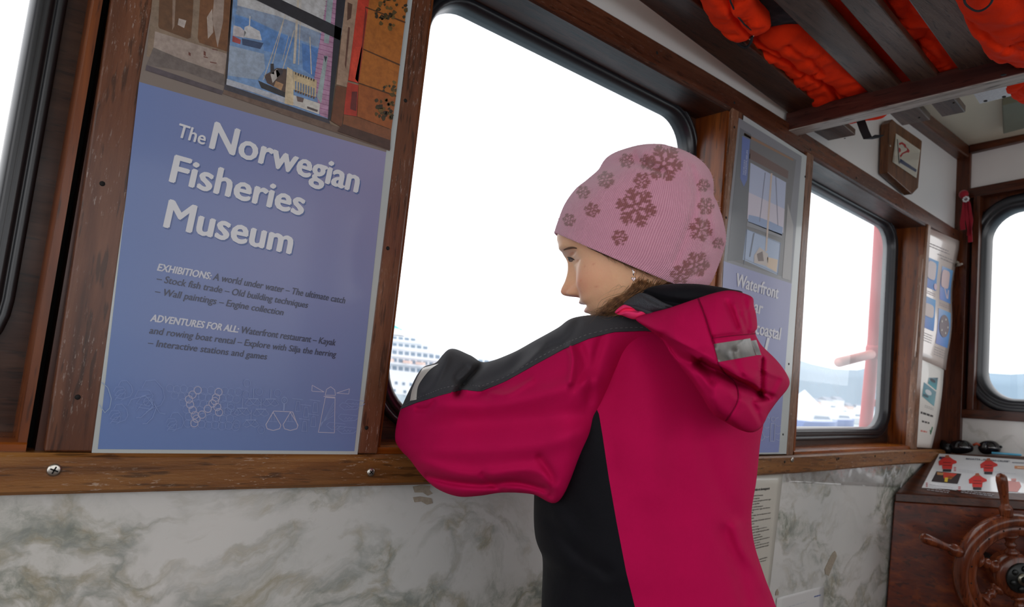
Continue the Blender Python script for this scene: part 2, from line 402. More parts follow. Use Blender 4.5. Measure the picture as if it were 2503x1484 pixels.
# ------------------------------------------------------------------ ceiling, front wall
ce = empty('ceiling'); tag(ce, 'cream painted cabin ceiling', 'ceiling', kind='structure')
box('ceiling_panel', (-1.5, -1.6, 1.955), (3.0, 1.0, 2.0), M['cream'], ce)
t8 = rail('trim_8', -1.45, 2.72, .845, .89, lambda x: 1.912, lambda x: 1.956, M['header'], None, 4); tag(t8, 'dark ceiling batten along the side wall', 'trim', kind='structure')

FO = Vector((2.668, D, 0)); FU = Vector((-.10, -.994, .042)).normalized(); FN = Vector((0, 0, 1)).cross(FU).normalized()   # FN points forward or aft
if FN.x > 0: FN = -FN
def FW(px, py, off=0.): return onP(px, py, FO+FN*off, FN)
def FS(s, z, off=0.): p = FO+FU*s+FN*off; return Vector((p.x, p.y, z+FU.z*s))
def fs(p): d = Vector(p)-FO; s = d.dot(FU)/(FU.x**2+FU.y**2) if False else (d.x*FU.x+d.y*FU.y)/(FU.x**2+FU.y**2); return s, p.z-FU.z*s
wf = empty('wall_front'); tag(wf, 'front cabin wall with dark frame and marbled panel below the window', 'wall', kind='structure')
sl, zb4 = fs(FW(2395, 900)); sl0, _ = fs(FW(2412, 560)); _, zt4 = fs(FW(2503, 505)); _, zb4 = fs(FW(2503, 975))
SA = (sl+sl0)/2; SB = SA+.62
WIN4 = (SA, SB, zb4, zt4)
F_LO = fs(FW(2308, 1019))[1]; F_HI = fs(FW(2365, 464))[1]
def fslab(name, s0, s1, z0, z1, mat, parent, off=0., th=.05, bev=.0015):
    q = [FS(s0, z0, off), FS(s1, z0, off), FS(s1, z1, off), FS(s0, z1, off)]
    return slab(name, q, -FN*th, mat, parent, bev)
fslab('lower_panel', -.05, 2.5, -.1, F_LO+.01, M['marble'], wf, 0, .06, 0)
fslab('upper_panel', -.05, 2.5, F_HI-.01, 2.0, M['white'], wf, 0, .06, 0)
fslab('post', -.05, SA-.06, F_LO, F_HI, M['front'], wf, -.02, .06, 0)
fslab('post', SB+.06, SB+.16, F_LO, F_HI, M['front'], wf, 0, .06, 0)
fslab('post', SB+.9, 2.5, F_LO, F_HI, M['front'], wf, 0, .06, 0)
w4 = empty('window_4', FS((SA+SB)/2, F_LO)); tag(w4, 'front window with thick black seal at the right edge', 'window', kind='structure')
def put4(o): o.parent = w4; o.matrix_parent_inverse = Matrix.Translation(-Vector(w4.location)); return o
P4 = lambda pts, off: [FS(s, z, off) for s, z in pts]
put4(obj('frame', loft('frame', [P4(rrect(SA-.07, SB+.07, F_LO, F_HI, 0), -.022), P4(rrect(*WIN4, .09, .024), -.022), P4(rrect(*WIN4, .09, .024), -.06), P4(rrect(SA-.07, SB+.07, F_LO, F_HI, 0), -.06)], True, False), M['front']))
put4(obj('rubber_seal', loft('rubber_seal', [P4(rrect(*WIN4, .09, o), d) for o, d in ((.05, -.022), (.05, -.012), (.042, -.006), (.03, -.008), (.026, -.012), (.02, -.006), (.01, -.01), (.0, -.03), (0, -.06))], True, False), M['rubber'], None, True))
g = P4(rrect(*WIN4, .09, .01), -.04); put4(obj('pane', mesh('pane', g, [tuple(range(len(g)))]), M['pane']))
k = 9
for nm, s0, s1, z0, z1, off, lab in (
        ('', -.005, .04, F_LO-.1, 1.95, .012, 'dark corner post between side wall and front window'),
        ('', .04, 2.4, 1.925-.0, 1.97, .02, 'dark ceiling batten above the front window'),
        ('', .04, 2.4, F_HI-.035, F_HI, .012, 'dark head rail above the front window'),
        ('', .055, .075, F_LO+.02, F_HI-.03, .012, 'slim upright moulding at the left of the front window'),
        ('', .04, 2.4, F_LO, F_LO+.03, .014, 'reddish wooden ledge rail under the front window')):
    o = fslab('trim_%d' % k, s0, s1, z0, z1, M['front'] if z1-z0 > .3 else M['fronth'], None, off, .03); tag(o, lab, 'trim', kind='structure'); k += 1

sd = box('side_deck', (-1.5, .99, -.06), (3.6, 1.7, -.0), M['floor']); tag(sd, 'narrow boarded side deck outside the window wall', 'deck', kind='structure')
# the unseen side of the cabin: window openings that let the daylight in
wr = empty('wall_right'); tag(wr, 'opposite cabin wall with open window bays', 'wall', kind='structure')
box('lower_panel', (-1.5, -1.55, 0), (3.0, -1.5, .8), M['marble'], wr, 0)
box('upper_panel', (-1.5, -1.55, 1.75), (3.0, -1.5, 2.0), M['white'], wr, 0)
for a, b in ((-1.5, -1.2), (-.1, .05), (1.3, 1.45), (2.7, 3.0)): box('post', (a, -1.55, .8), (b, -1.5, 1.75), M['front'], wr, 0)
wb = empty('wall_back'); tag(wb, 'unseen aft cabin wall, opening above a low bulkhead widened to let in light', 'wall', kind='structure')  # unseen wall, opening enlarged to send more daylight onto face and jacket
box('wall_panel', (-1.5, .55, 0), (-1.45, 1.0, 2.0), M['white'], wb, 0); box('wall_panel', (-1.5, -1.55, 0), (-1.45, -1.35, 2.0), M['white'], wb, 0); box('wall_panel', (-1.5, -1.35, 0), (-1.45, .55, .55), M['white'], wb, 0)
box('opening_head', (-1.5, -1.35, 1.9), (-1.45, .55, 2.0), M['white'], wb, 0)

# ------------------------------------------------------------------ posters and sheets
M['ink'] = ink('poster_print', .42, .25); M['inkp'] = ink('painted_picture_print', .42, .25, .55, 120); M['inkpaper'] = ink('paper_print', .6)
M['laminate'] = plain('laminate_edge', (186, 192, 192), .25, coat=.4)
YP = .8645
def PL(layer): return lambda x, y: W(x, y, YP-.0004-.00012*layer)
def conv(ox, oy, s, pts): return [(ox+x/s, oy+y/s) for x, y in pts]
def lay(pts, layer, c, box_=None): f = PL(layer); return ([f(*p) for p in pts], c)

# big museum poster
ptop = lambda x: proj((x, YP, zt(x)-.004))
TL, TR = ptop(.114), ptop(.4465)
BL, BR = (224, 1107), (873, 1117)
poster = slab('museum_poster', [W(*BL, YP), W(*BR, YP), W(*TR, YP), W(*TL, YP)], (0, .0012, 0), M['laminate'], None, 0)
tag(poster, 'large blue museum poster in a clear laminate with white lettering between two wooden strips', 'poster')
ib = [(239, 1098), (866, 1103)]; it = [(TL[0]+14, TL[1]+16), (TR[0]-9, TR[1]+6)]
BLUE = (104, 128, 188); BLUER = (126, 128, 178)
pl = [lay([ib[0], ib[1], (944, 372), (340, 200)], 0, [(100, 128, 186), (108, 128, 180), (148, 142, 180), (112, 132, 186)]),
      lay([(340, 200), (944, 372), it[1], it[0]], 0, (132, 118, 110))]
prints('background', pl, M['ink'], poster)
c6 = lambda pts: conv(350, 0, 3.7924, pts)
pic = []
def A(layer, col, *pts): pic.append(lay(c6(pts), layer, col))
A(1, (150, 128, 108), (85, -20), (240, -1500), (2600, -1500), (2450, 0), (2290, 1300), (1830, 1190), (760, 800), (30, 520))
A(2, (178, 160, 150), (110, 290), (780, 500), (750, 690), (380, 560), (95, 440))            # pale bottom rail
A(2, (120, 108, 104), (95, 440), (380, 560), (750, 690), (760, 800), (380, 660), (30, 600))
A(3, (112, 76, 48), (185, -900), (515, -900), (455, 200), (440, 350), (410, 360), (150, 262), (140, 240)) # panels of the old shutter
A(3, (128, 84, 52), (585, -900), (905, -900), (840, 200), (800, 485), (520, 395), (505, 350))
A(4, (160, 134, 116), (280, -900), (340, -900), (290, 240), (270, 280)); A(4, (172, 152, 140), (700, -500), (780, -500), (740, 200), (690, 440), (640, 180))
A(4, (200, 186, 178), (330, 170), (400, 190), (380, 260), (320, 230)); A(4, (190, 172, 160), (590, 160), (640, 80), (650, 300), (600, 360))
for q in ((640, 450, 690, 470), (560, 520, 600, 540), (620, 570, 680, 590), (420, 480, 440, 520), (560, 470, 580, 520)):
    A(4, (120, 70, 60), (q[0], q[1]), (q[2], q[1]+12), (q[2], q[3]), (q[0], q[3]-10))
A(3, (60, 50, 52), (880, -900), (905, -900), (775, 790), (755, 780))
A(5, (128, 164, 212), (900, -900), (1960, -900), (1860, 0), (1715, 1105), (775, 785))        # the view: sea
A(6, (206, 206, 208), (905, -900), (1960, -900), (1850, 330), (1640, 305), (1250, 150), (872, 50))
A(6, (150, 168, 196), (872, 50), (1250, 150), (1640, 305), (1625, 440), (1250, 290), (1000, 175), (860, 130))
A(6, (104, 150, 214), (850, 140), (1000, 180), (1250, 300), (1400, 360), (1360, 520), (1120, 470), (1110, 390), (850, 230))
A(6, (92, 138, 206), (1470, 400), (1620, 450), (1590, 720), (1480, 640)); A(6, (168, 184, 206), (800, 420), (1120, 500), (1130, 640), (1060, 740), (785, 700))
A(7, (214, 206, 210), (838, 235), (900, 250), (955, 300), (935, 350), (830, 330)); A(7, (180, 80, 80), (830, 330), (905, 370), (900, 410), (826, 385))
A(7, (222, 222, 226), (940, 250), (980, 235), (1080, 290), (1100, 375), (930, 345)); A(7, (66, 84, 120), (915, 355), (1115, 400), (1085, 455), (920, 415))
A(8, (232, 230, 228), (985, 150), (995, 150), (990, 250), (980, 250))
A(7, (196, 150, 182), (1700, 0), (1860, 0), (1800, 500), (1722, 1100), (1640, 1070), (1585, 740), (1650, 300))   # pink boarded house
for k in range(26):
    y = -80+k*44; A(8, (150, 84, 130), (1690-y*.15, y), (1850-y*.13, y+46), (1850-y*.13, y+50), (1690-y*.15, y+5))
A(9, (168, 184, 190), (1735, -400), (1800, -400), (1720, 405), (1675, 395)); A(9, (170, 186, 188), (1680, 515), (1712, 520), (1650, 960), (1610, 900)); A(10, (60, 66, 80), (1675, 520), (1706, 525), (1690, 580))
for a, b, w_ in (((1455, -300), (1400, 590), 22), ((1330, 100), (1115, 740), 7), ((1300, 200), (1190, 620), 7), ((1400, 280), (1280, 690), 8), ((1350, 330), (1290, 560), 5), ((1545, 340), (1560, 690), 9), ((1470, -200), (1440, 600), 6)):
    pic += [([PL(8)(*p) for p in conv(350, 0, 3.7924, [(a[0]-w_/2, a[1]), (a[0]+w_/2, a[1]), (b[0]+w_/2, b[1]), (b[0]-w_/2, b[1])])], (216, 206, 192))]
A(8, (96, 76, 70), (1120, 700), (1240, 630), (1330, 640), (1320, 860), (1150, 770)); A(9, (54, 52, 58), (1065, 745), (1120, 770), (1325, 860), (1320, 905), (1095, 815))
A(9, (190, 150, 112), (1230, 750), (1300, 780), (1280, 840), (1210, 800)); A(9, (206, 200, 196), (1180, 690), (1240, 640), (1270, 690), (1200, 770)); A(9, (64, 58, 62), (1180, 590), (1210, 590), (1215, 690), (1180, 680))
A(9, (70, 64, 72), (1230, 650), (1300, 640), (1290, 690), (1240, 720))
A(10, (226, 206, 172), (1335, 620), (1385, 650), (1395, 800), (1390, 980), (1310, 960)); A(10, (222, 200, 160), (1390, 660), (1610, 745), (1600, 900), (1395, 830))
for j, (y, hh) in enumerate(((668, 26), (750, 80), (830, 26))):
    for k in range(8):
        x = 1408+k*24; yy = y+k*9; A(11, ((84, 70, 64), (120, 140, 170), (110, 84, 66))[j], (x, yy), (x+13, yy+5), (x+11, yy+hh), (x-1, yy+hh-5))
A(10, (218, 214, 208), (1390, 880), (1640, 960), (1630, 1060), (1390, 975)); A(11, (120, 100, 96), (1420, 890), (1490, 910), (1480, 950), (1430, 940)); A(11, (96, 84, 84), (1520, 985), (1620, 1020), (1615, 1040), (1520, 1005))
A(9, (196, 200, 212), (775, 730), (1000, 800), (1330, 910), (1330, 965), (1000, 850), (770, 785))
A(12, (44, 42, 52), (1030, -10), (890, -75), (900, -190), (1180, -50), (1840, 265), (1825, 375)); A(12, (44, 44, 56), (1860, -900), (1960, -900), (1875, 0), (1735, 1120), (1712, 1105))
A(6, (70, 66, 78), (755, 780), (1720, 1105), (1735, 1150), (750, 830))
A(6, (120, 96, 84), (750, 830), (1735, 1150), (2290, 1340), (2285, 1400), (1700, 1200), (740, 870)); A(6, (92, 80, 88), (30, 600), (740, 840), (730, 880), (20, 650))
A(12, (176, 146, 124), (1875, 0), (1960, -900), (2080, -900), (1990, 0), (1890, 810), (1790, 780)); A(13, (96, 66, 54), (1895, 20), (1940, 40), (1925, 170), (1890, 190))
A(13, (110, 72, 60), (1900, 250), (1918, 255), (1880, 640), (1868, 600)); A(12, (120, 72, 48), (1790, 790), (1890, 815), (1840, 1180), (1740, 1120))
A(12, (206, 64, 44), (2085, -900), (2190, -900), (2095, 0), (2000, 770), (1900, 745), (1990, 0)); A(13, (226, 74, 50), (1960, 430), (2030, 440), (1990, 770), (1910, 740))
A(12, (190, 58, 42), (1890, 760), (1995, 790), (1980, 1080), (1860, 1060)); A(14, (110, 40, 40), (1935, 850), (1985, 850), (1975, 1030), (1920, 1010)); A(13, (130, 40, 34), (2060, 60), (2075, 130), (1995, 770), (1965, 730), (2030, 400))
A(12, (186, 110, 40), (2095, 0), (2190, -900), (2560, -900), (2450, 0), (2345, 880), (1998, 770)); A(12, (168, 92, 40), (1998, 775), (2345, 885), (2300, 1200), (1985, 1080))
for a, b in (((2060, 60), (2430, 200)), ((2040, 450), (2380, 595)), ((2000, 765), (2345, 882))):
    pic += [([PL(14)(*p) for p in conv(350, 0, 3.7924, [a, b, (b[0], b[1]+16), (a[0], a[1]+12)])], (96, 56, 26))]
rnd = random.Random(5)
for cx_, cy_, rx_, ry_, nn in ((2290, 60, 150, 110, 26), (2260, 200, 70, 80, 12), (2290, 820, 60, 60, 10), (2240, 1010, 80, 90, 26)):
    for k in range(nn):
        x, y = cx_+rnd.uniform(-rx_, rx_), cy_+rnd.uniform(-ry_, ry_); r = rnd.uniform(12, 32)
        pic.append(lay(c6([(x+r*rnd.uniform(.5, 1)*math.cos(a*.9), y+r*rnd.uniform(.5, 1.1)*math.sin(a*.9)) for a in range(7)]), 15, rnd.choice([(66, 54, 30), (92, 72, 34), (54, 42, 26), (120, 92, 44)])))
A(12, (140, 84, 52), (1985, 1085), (2300, 1205), (2292, 1330), (1850, 1190), (1860, 1065)); A(14, (84, 56, 48), (1850, 1150), (2292, 1300), (2290, 1390), (1800, 1215))
prints('picture', pic, M['inkp'], poster)
tx = []
def T(s, a, b, cap, col, bold=0., italic=0., layer=4, f=None):
    f = f or PL(layer); d = bold*abs(cap[1])/.7                      # heavier weights: the outline laid down again, shifted a hair
    for k, (ex, ey) in enumerate(((0, 0), (-d, 0), (d, 0), (0, d*.6), (0, -d*.6)) if bold > .004 else ((0, 0),)):
        off = Vector((0, -.00002*k, 0))
        for g_ in text_on(s, (a[0]+ex, a[1]+ey), (b[0]+ex, b[1]+ey), cap, f, 0., italic): tx.append(([p+off for p in g_], col))
WHT = (226, 226, 232); DRK = (62, 66, 92)
for dx, dy, col, L in ((2.5, 4, (84, 104, 160), 2), (0, 0, WHT, 4)):
    T('The', (431+dx, 333+dy), (499+dx, 354+dy), (9, -32), col, .02, 0, L)
    T('Norwegian', (513+dx, 361+dy), (872+dx, 470+dy), (15, -64), col, .032, 0, L)
    T('Fisheries', (415+dx, 443+dy), (738+dx, 526+dy), (15, -65), col, .032, 0, L)
    T('Museum', (401+dx, 554+dy), (709+dx, 620+dy), (15, -67), col, .032, 0, L)
HD = (206, 208, 220)
T('EXHIBITIONS:', (384, 661), (514, 683), (4, -17), HD, .04, .12); T('A world under water – The ultimate catch', (520, 684), (842, 742), (4, -17), DRK, .016, .12)
T('– Stock fish trade – Old building techniques', (381, 688), (751, 753), (4, -17), DRK, .016, .12)
T('– Wall paintings – Engine collection', (377, 719), (691, 771), (4, -17), DRK, .016, .12)
T('ADVENTURES FOR ALL:', (367, 785), (581, 813), (4, -17), HD, .04, .12); T('Waterfront restaurant – Kayak', (587, 814), (819, 845), (3.5, -17), DRK, .016, .12)
T('and rowing boat rental – Explore with Silja the herring', (364, 815), (820, 873), (3.5, -17), DRK, .016, .12)
T('– Interactive stations and games', (360, 845), (651, 879), (3, -17), DRK, .016, .12)
prints('lettering', tx, M['ink'], poster)
# line drawings along the foot of the poster
ln = []; f4 = PL(4)
def Q(pts, w, c, closed=False):
    for q, col in polyline(conv(220, 900, 3.476, pts), w, f4, c, closed): ln.append(([p+Vector((0, -6e-7*len(ln), 0)) for p in q], col))
LA, LB, LC = (190, 186, 208), (140, 158, 204), (130, 152, 204)
Q([(1940, 545), (2000, 248), (2082, 255), (2077, 550)], 1.6, LA, True); Q([(1998, 230), (2010, 180), (2045, 158), (2080, 185), (2085, 232)], 1.6, LA, True)
Q([(1990, 203), (1888, 145), (1885, 195)], 1.5, LA, True); Q([(2095, 212), (2205, 175), (2198, 220)], 1.5, LA, True); Q([(1985, 240), (2085, 248)], 2, LA)
for k in range(5): Q([(1958, 500-k*8), (2070, 290+k*28)], 1., LB)
Q([(1560, 365), (1722, 372), (1765, 490)], 1.8, LA); Q([(1560, 365), (1495, 480)], 1.8, LA)
for cx_ in (1556, 1702):
    Q([(cx_, 375), (cx_-62, 480), (cx_-50, 515), (cx_, 530), (cx_+55, 515), (cx_+66, 485)], 1.8, LA, True); Q([(cx_-35, 452), (cx_+35, 456)], 1.2, LB); Q([(cx_-10, 390), (cx_-18, 450)], 1, LB); Q([(cx_+8, 390), (cx_+16, 452)], 1, LB)
Q([(1645, 362), (1650, 300)], 4, LB); Q(circ(1652, 274, 24, 28), 1.8, LB); Q(circ(1652, 274, 9, 10, 8), 1.4, LB)
rows = [(680, 180, 11), (720, 240, 10), (790, 300, 8), (820, 360, 8), (840, 420, 7), (830, 480, 8)]
for j, (x0_, y0_, n_) in enumerate(rows):
    for k in range(n_): Q(circ(x0_+k*58, y0_+(k % 2)*8-10+k*3, 33, 33, 10), 1.3, (134, 154, 204))
for x, y in ((915, 188), (870, 225), (840, 265), (850, 310), (870, 355), (890, 400), (905, 430), (885, 468), (950, 395), (1000, 345), (1040, 300), (1070, 250), (1092, 203), (1060, 280), (1080, 330), (1095, 375)): Q(circ(x, y, 32, 32, 10), 2., (176, 176, 204))
for x, y in ((1333, 128), (1435, 200), (1593, 212), (1453, 523), (1245, 475), (1195, 340), (1325, 225)): Q(circ(x, y, 29, 33, 12), 1.3, (134, 154, 204))
for x, y in ((1385, 260), (1533, 262), (1292, 340), (1450, 348), (1365, 440)):
    Q([(x-45, y), (x+45, y)], 2.2, LB); Q([(x, y), (x+3, y-85)], 1.8, LB)
    for s_ in (-1, 1): Q([(x+s_*35, y), (x+s_*35-35, y+45), (x+s_*35, y+62), (x+s_*35+35, y+45)], 1.3, LB, True)
for x, y in ((1763, 270), (1832, 320), (1910, 280), (1895, 400), (1820, 440)):
    Q([(x-45, y-12), (x+45, y)], 1.6, LB); Q([(x-22, y+95), (x-10, y+12), (x+16, y+12), (x+20, y+97)], 1.3, LB, True)
for x, y in ((2200, 320), (2190, 415), (2090, 485), (2180, 520), (2250, 290)):
    Q([(x-85, y), (x-60, y-25), (x+80, y-10)], 1.2, LB); Q([(x-80, y+5), (x-40, y+35), (x+60, y+30), (x+85, y+10)], 1.2, LB); Q([(x-30+14*k, y+20-(k % 2)*18) for k in range(6)], 1, LB)
Q([(100, 120), (150, 165), (180, 260), (165, 340), (125, 378), (80, 310)], 2, (150, 172, 206))
for ox, oy, s_ in ((240, 130, 1.), (440, 140, 1.6), (200, 330, 1.), (680, 400, .95)):
    Q([(ox+x*s_, oy+y*s_) for x, y in ((0, 20), (20, -20), (70, -25), (110, 20), (120, 70), (100, 110), (40, 130), (-20, 120))], 1.7, LC)
    Q([(ox+x*s_, oy+y*s_) for x, y in ((-40, 70), (-20, 30), (40, 30), (60, 60), (20, 110), (-30, 100), (0, 60), (50, 50))], 1.4, LC)
    Q([(ox+x*s_, oy+y*s_) for x, y in ((-30, 140), (10, 90), (60, 80), (50, 130), (20, 145))], 1.4, LC)
Q([(320, 320), (350, 265), (470, 235), (520, 290), (540, 320), (430, 420), (390, 420)], 2., LC); Q(circ(490, 285, 36, 36, 12), 1.8, LC); Q([(540, 300), (590, 380), (640, 390)], 2, LC); Q([(560, 340), (530, 420), (480, 470), (445, 470)], 2., LC)
prints('line_drawing', ln, M['ink'], poster)

# waterfront poster between the two right-hand windows
Y2 = .866
def PL2(L): return lambda x, y: W(x, y, Y2-.0004-.00012*L)
E2 = [(1.302, zb(1.3)+.003), (1.580, zb(1.58)+.003), (1.592, zt(1.59)-.012), (1.306, zt(1.3)-.004)]
wp_ = slab('waterfront_poster', [(x, Y2, z) for x, z in E2], (0, .001, 0), M['laminate'], None, 0)
tag(wp_, 'smaller blue grey museum poster partly hidden behind the child, showing a mast through a window', 'poster')
c2 = lambda pts: conv(1740, 250, 2.9096, pts); pp = []
def B(L, col, *pts): pp.append(([PL2(L)(*p) for p in c2(pts)], col))
B(0, [(128, 142, 196), (128, 140, 192), (150, 152, 190), (150, 156, 196)], (28, 2500), (476, 2490), (568, 1290), (84, 1130)); B(0, (134, 136, 142), (84, 1130), (568, 1290), (640, 385), (192, 110))
B(1, (118, 118, 120), (225, 210), (600, 410), (535, 980), (500, 1240), (120, 1120), (140, 800))
B(2, (108, 112, 118), (200, 180), (280, 230), (232, 1120), (110, 1130)); B(2, (150, 118, 96), (230, 215), (580, 405), (578, 418), (228, 235)); B(2, (112, 92, 88), (270, 330), (545, 490), (540, 545), (265, 400))
B(3, (178, 188, 214), (275, 430), (528, 570), (508, 930), (252, 830)); B(4, (206, 200, 214), (262, 640), (518, 760), (508, 930), (252, 830)); B(5, (146, 166, 202), (262, 800), (330, 815), (420, 850), (505, 890), (500, 950), (255, 850))
B(5, (140, 142, 148), (252, 845), (500, 940), (497, 965), (248, 880)); B(3, (168, 186, 214), (246, 900), (492, 1000), (470, 1230), (220, 1120))
for a, b, w_, c in (((425, 505), (385, 1060), 12, (206, 186, 172)), ((380, 500), (340, 850), 4, (130, 130, 150)), ((455, 530), (470, 880), 4, (130, 130, 150)), ((250, 900), (230, 1150), 5, (110, 120, 140)), ((490, 1000), (470, 1230), 6, (120, 130, 146)), ((300, 930), (270, 1100), 8, (110, 116, 130)), ((255, 905), (490, 1005), 5, (110, 120, 136)), ((225, 1110), (480, 1225), 6, (120, 126, 140))):
    B(6, c, (a[0]-w_/2, a[1]), (a[0]+w_/2, a[1]), (b[0]+w_/2, b[1]), (b[0]-w_/2, b[1]))
B(6, (196, 186, 180), (300, 1090), (340, 1030), (400, 1080), (400, 1170), (300, 1140)); B(7, (120, 104, 100), (320, 1080), (360, 1060), (370, 1130), (330, 1130)); B(6, (214, 190, 164), (395, 1100), (470, 1120), (460, 1210), (390, 1170))
B(4, (164, 162, 162), (540, 720), (580, 880), (560, 1270), (500, 1250)); B(4, (104, 122, 178), (217, 240), (272, 268), (252, 550), (228, 600), (202, 540))
prints('picture', pp, M['ink'], wp_)
tx = []; f2 = PL2(8)
T('Waterfront', c2([(168, 1305)])[0], c2([(468, 1398)])[0], (3, -32), (216, 216, 224), .018, .1, 0, f2)
T('bar', (1830, 760), (1862, 769), (3, -32), (214, 214, 222), .018, .1, 0, f2); T('& coastal', (1824, 810), (1906, 831), (3, -32), (214, 214, 222), .018, .1, 0, f2); T('l', (1869, 856), (1874, 857), (3, -32), (214, 214, 222), .018, .1, 0, f2)
T('FISKERIMUSEUM', c2([(245, 520)])[0], c2([(258, 345)])[0], (-4, -1), (196, 202, 220), 0, 0, 0, f2); T('NORGES', c2([(230, 515)])[0], c2([(238, 410)])[0], (-3.6, -1), (196, 202, 220), 0, 0, 0, f2)
prints('lettering', tx, M['ink'], wp_)
ln = []
def Q2(pts, w, c, closed=False): ln.extend(polyline(conv(1780, 700, 3.372, pts), w, f2, c, closed))
L2 = (172, 178, 206)
Q2([(345, 1275), (352, 1130), (385, 1130), (380, 1278)], 1.3, L2, True); Q2(circ(370, 1095, 16, 18, 8), 1.3, L2); Q2([(345, 1090), (325, 1075)], 1.3, L2); Q2([(390, 1090), (415, 1080)], 1.3, L2)
for x in (238, 278): Q2([(x, 1195), (x-20, 1250), (x, 1272), (x+22, 1250)], 1.2, L2, True)
Q2([(250, 1185), (278, 1187)], 2, L2)
for x, y in ((320, 1160), (320, 1235), (415, 1145), (410, 1210), (415, 1260)): Q2([(x-20, y), (x, y+10), (x+20, y)], 1, L2)
prints('line_drawing', ln, M['ink'], wp_)

# curled sheets of paper: a grid over the four corners, lifted by a bulge
def sheet(name, mat, corners, lift, label, cat='paper', nx=8, ny=16, th=.0006):
    c = [Vector(p) for p in corners]                                # bl, br, tr, tl
    def S(u, v, off=0.):
        p = c[0]*(1-u)*(1-v)+c[1]*u*(1-v)+c[2]*u*v+c[3]*(1-u)*v
        nrm = (c[1]-c[0]).cross(c[3]-c[0]).normalized()
        return p + nrm*(lift(u, v)+off)
    v = [S(i/nx, j/ny) for j in range(ny+1) for i in range(nx+1)]
    f = [(j*(nx+1)+i, j*(nx+1)+i+1, (j+1)*(nx+1)+i+1, (j+1)*(nx+1)+i) for j in range(ny) for i in range(nx)]
    o = obj(name, mesh(name, v, f), mat, None, True); tag(o, label, cat)
    md = o.modifiers.new('thickness', 'SOLIDIFY'); md.thickness = th; md.offset = -1
    return o, S
def squad(S, u0, u1, v0, v1, off, cols, n=4, m=10):                      # print that follows the curl of its sheet
    out = []; L = lambda i, j: tuple((cols[0][k]*(1-i/n)+cols[1][k]*i/n)*(1-j/m)+(cols[3][k]*(1-i/n)+cols[2][k]*i/n)*j/m for k in range(3))
    for j in range(m):
        for i in range(n):
            q = [(i, j), (i+1, j), (i+1, j+1), (i, j+1)]; out.append(([S(u0+(u1-u0)*a/n, v0+(v1-v0)*b/m, off) for a, b in q], [L(a, b) for a, b in q]))
    return out
def greek(S, u0, u1, v, h, col, seed, off=.0008, dens=1.):               # rows of unreadably small print
    r = random.Random(seed); out = []; u = u0
    while u < u1:
        w = r.uniform(.03, .09)*dens; e = min(u1, u+w); out.append(([S(u, v, off), S(e, v, off), S(e, v+h, off), S(u, v+h, off)], col)); u = e+.018*dens
    return out
PAPER = plain('white_paper', (226, 222, 216), .45, coat=.3); PAPERG = plain('yellowed_paper', (206, 202, 192), .4, coat=.3, vary=.12, scale=20)
cpx = lambda pts, y=.874: [W(*p, y) for p in pts]
sA, S = sheet('safety_sheet', plain('laminated_sheet', (224, 208, 200), .22, coat=.6), cpx([(2236, 872), (2312, 905), (2337, 590), (2263, 556)]), lambda u, v: .008*math.sin(v*5)**2*u+.004*sm((v-.85)/.15),
              'curled laminated safety sheet with four blue equipment pictures on the corner post')
pr = []
for u0, u1, v0, v1 in ((.1, .46, .55, .78), (.58, .94, .50, .76), (.1, .46, .24, .48), (.56, .94, .16, .43)):
    pr += squad(S, u0, u1, v0, v1, .0008, [(150, 156, 214), (92, 146, 212), (110, 170, 220), (176, 190, 222)])
def disc(S, cu, cv, ru, rv, col, off, n=14, p=2.): return ([S(cu+ru*abs(math.cos(a))**(2/p)*math.copysign(1, math.cos(a)), cv+rv*abs(math.sin(a))**(2/p)*math.copysign(1, math.sin(a)), off) for a in [2*math.pi*k/n for k in range(n)]], col)
pr += [disc(S, .27, .69, .13, .07, (222, 206, 206), .0022, 16, 4), disc(S, .72, .67, .13, .07, (224, 196, 196), .0022, 16, 4), disc(S, .27, .38, .14, .05, (220, 204, 200), .0022, 16, 4), disc(S, .75, .31, .15, .085, (142, 128, 132), .0022, 18, 2)]
for a in range(5): pr.append(disc(S, .75+.1*math.cos(a*1.3), .31+.055*math.sin(a*1.3), .018, .009, (220, 214, 206), .0028, 6))
pr += [([S(.7, .61, .0012), S(.74, .61, .0012), S(.84, .53, .0012), S(.8, .53, .0012)], (216, 200, 214)), ([S(.84, .6, .0012), S(.88, .6, .0012), S(.86, .53, .0012), S(.82, .53, .0012)], (216, 200, 214)), disc(S, .42, .58, .05, .025, (216, 190, 206), .0022)]
for v_, a, b in ((.885, .15, .7), (.865, .15, .75), (.83, .4, .9), (.81, .5, .9)): pr += greek(S, a, b, v_, .007, (150, 140, 140), int(v_*1e3))
for k in range(4): pr += greek(S, .1, .44, .2-k*.018, .005, (150, 144, 146), k); pr += greek(S, .55, .92, .13-k*.018, .005, (150, 144, 146), 9+k)
for k in range(2): pr += greek(S, .1, .44, .52-k*.015, .005, (160, 140, 150), 20+k); pr += greek(S, .58, .9, .47-k*.015, .005, (160, 140, 150), 30+k)
prints('printing', pr, M['inkpaper'], sA)
sB, S = sheet('thank_you_sheet', PAPER, cpx([(2224, 1092), (2277, 1096), (2308, 905), (2240, 858)]), lambda u, v: .006*math.sin(v*3.3)*u,
              'white laminated sheet with two small ship pictures below the blue safety sheet')
pr = [([S(.46, .73, .0006), S(.78, .70, .0006), S(.80, .86, .0006), S(.48, .80, .0006)], [(64, 150, 160), (84, 160, 170), (80, 96, 110), (150, 170, 180)]), ([S(.30, .56, .0006), S(.76, .50, .0006), S(.78, .68, .0006), S(.32, .72, .0006)], [(80, 140, 150), (130, 180, 190), (120, 150, 160), (104, 150, 170)]),
      disc(S, .62, .79, .1, .02, (60, 66, 76), .001), disc(S, .5, .63, .12, .03, (200, 206, 210), .001), disc(S, .42, .58, .1, .015, (70, 90, 100), .001)]
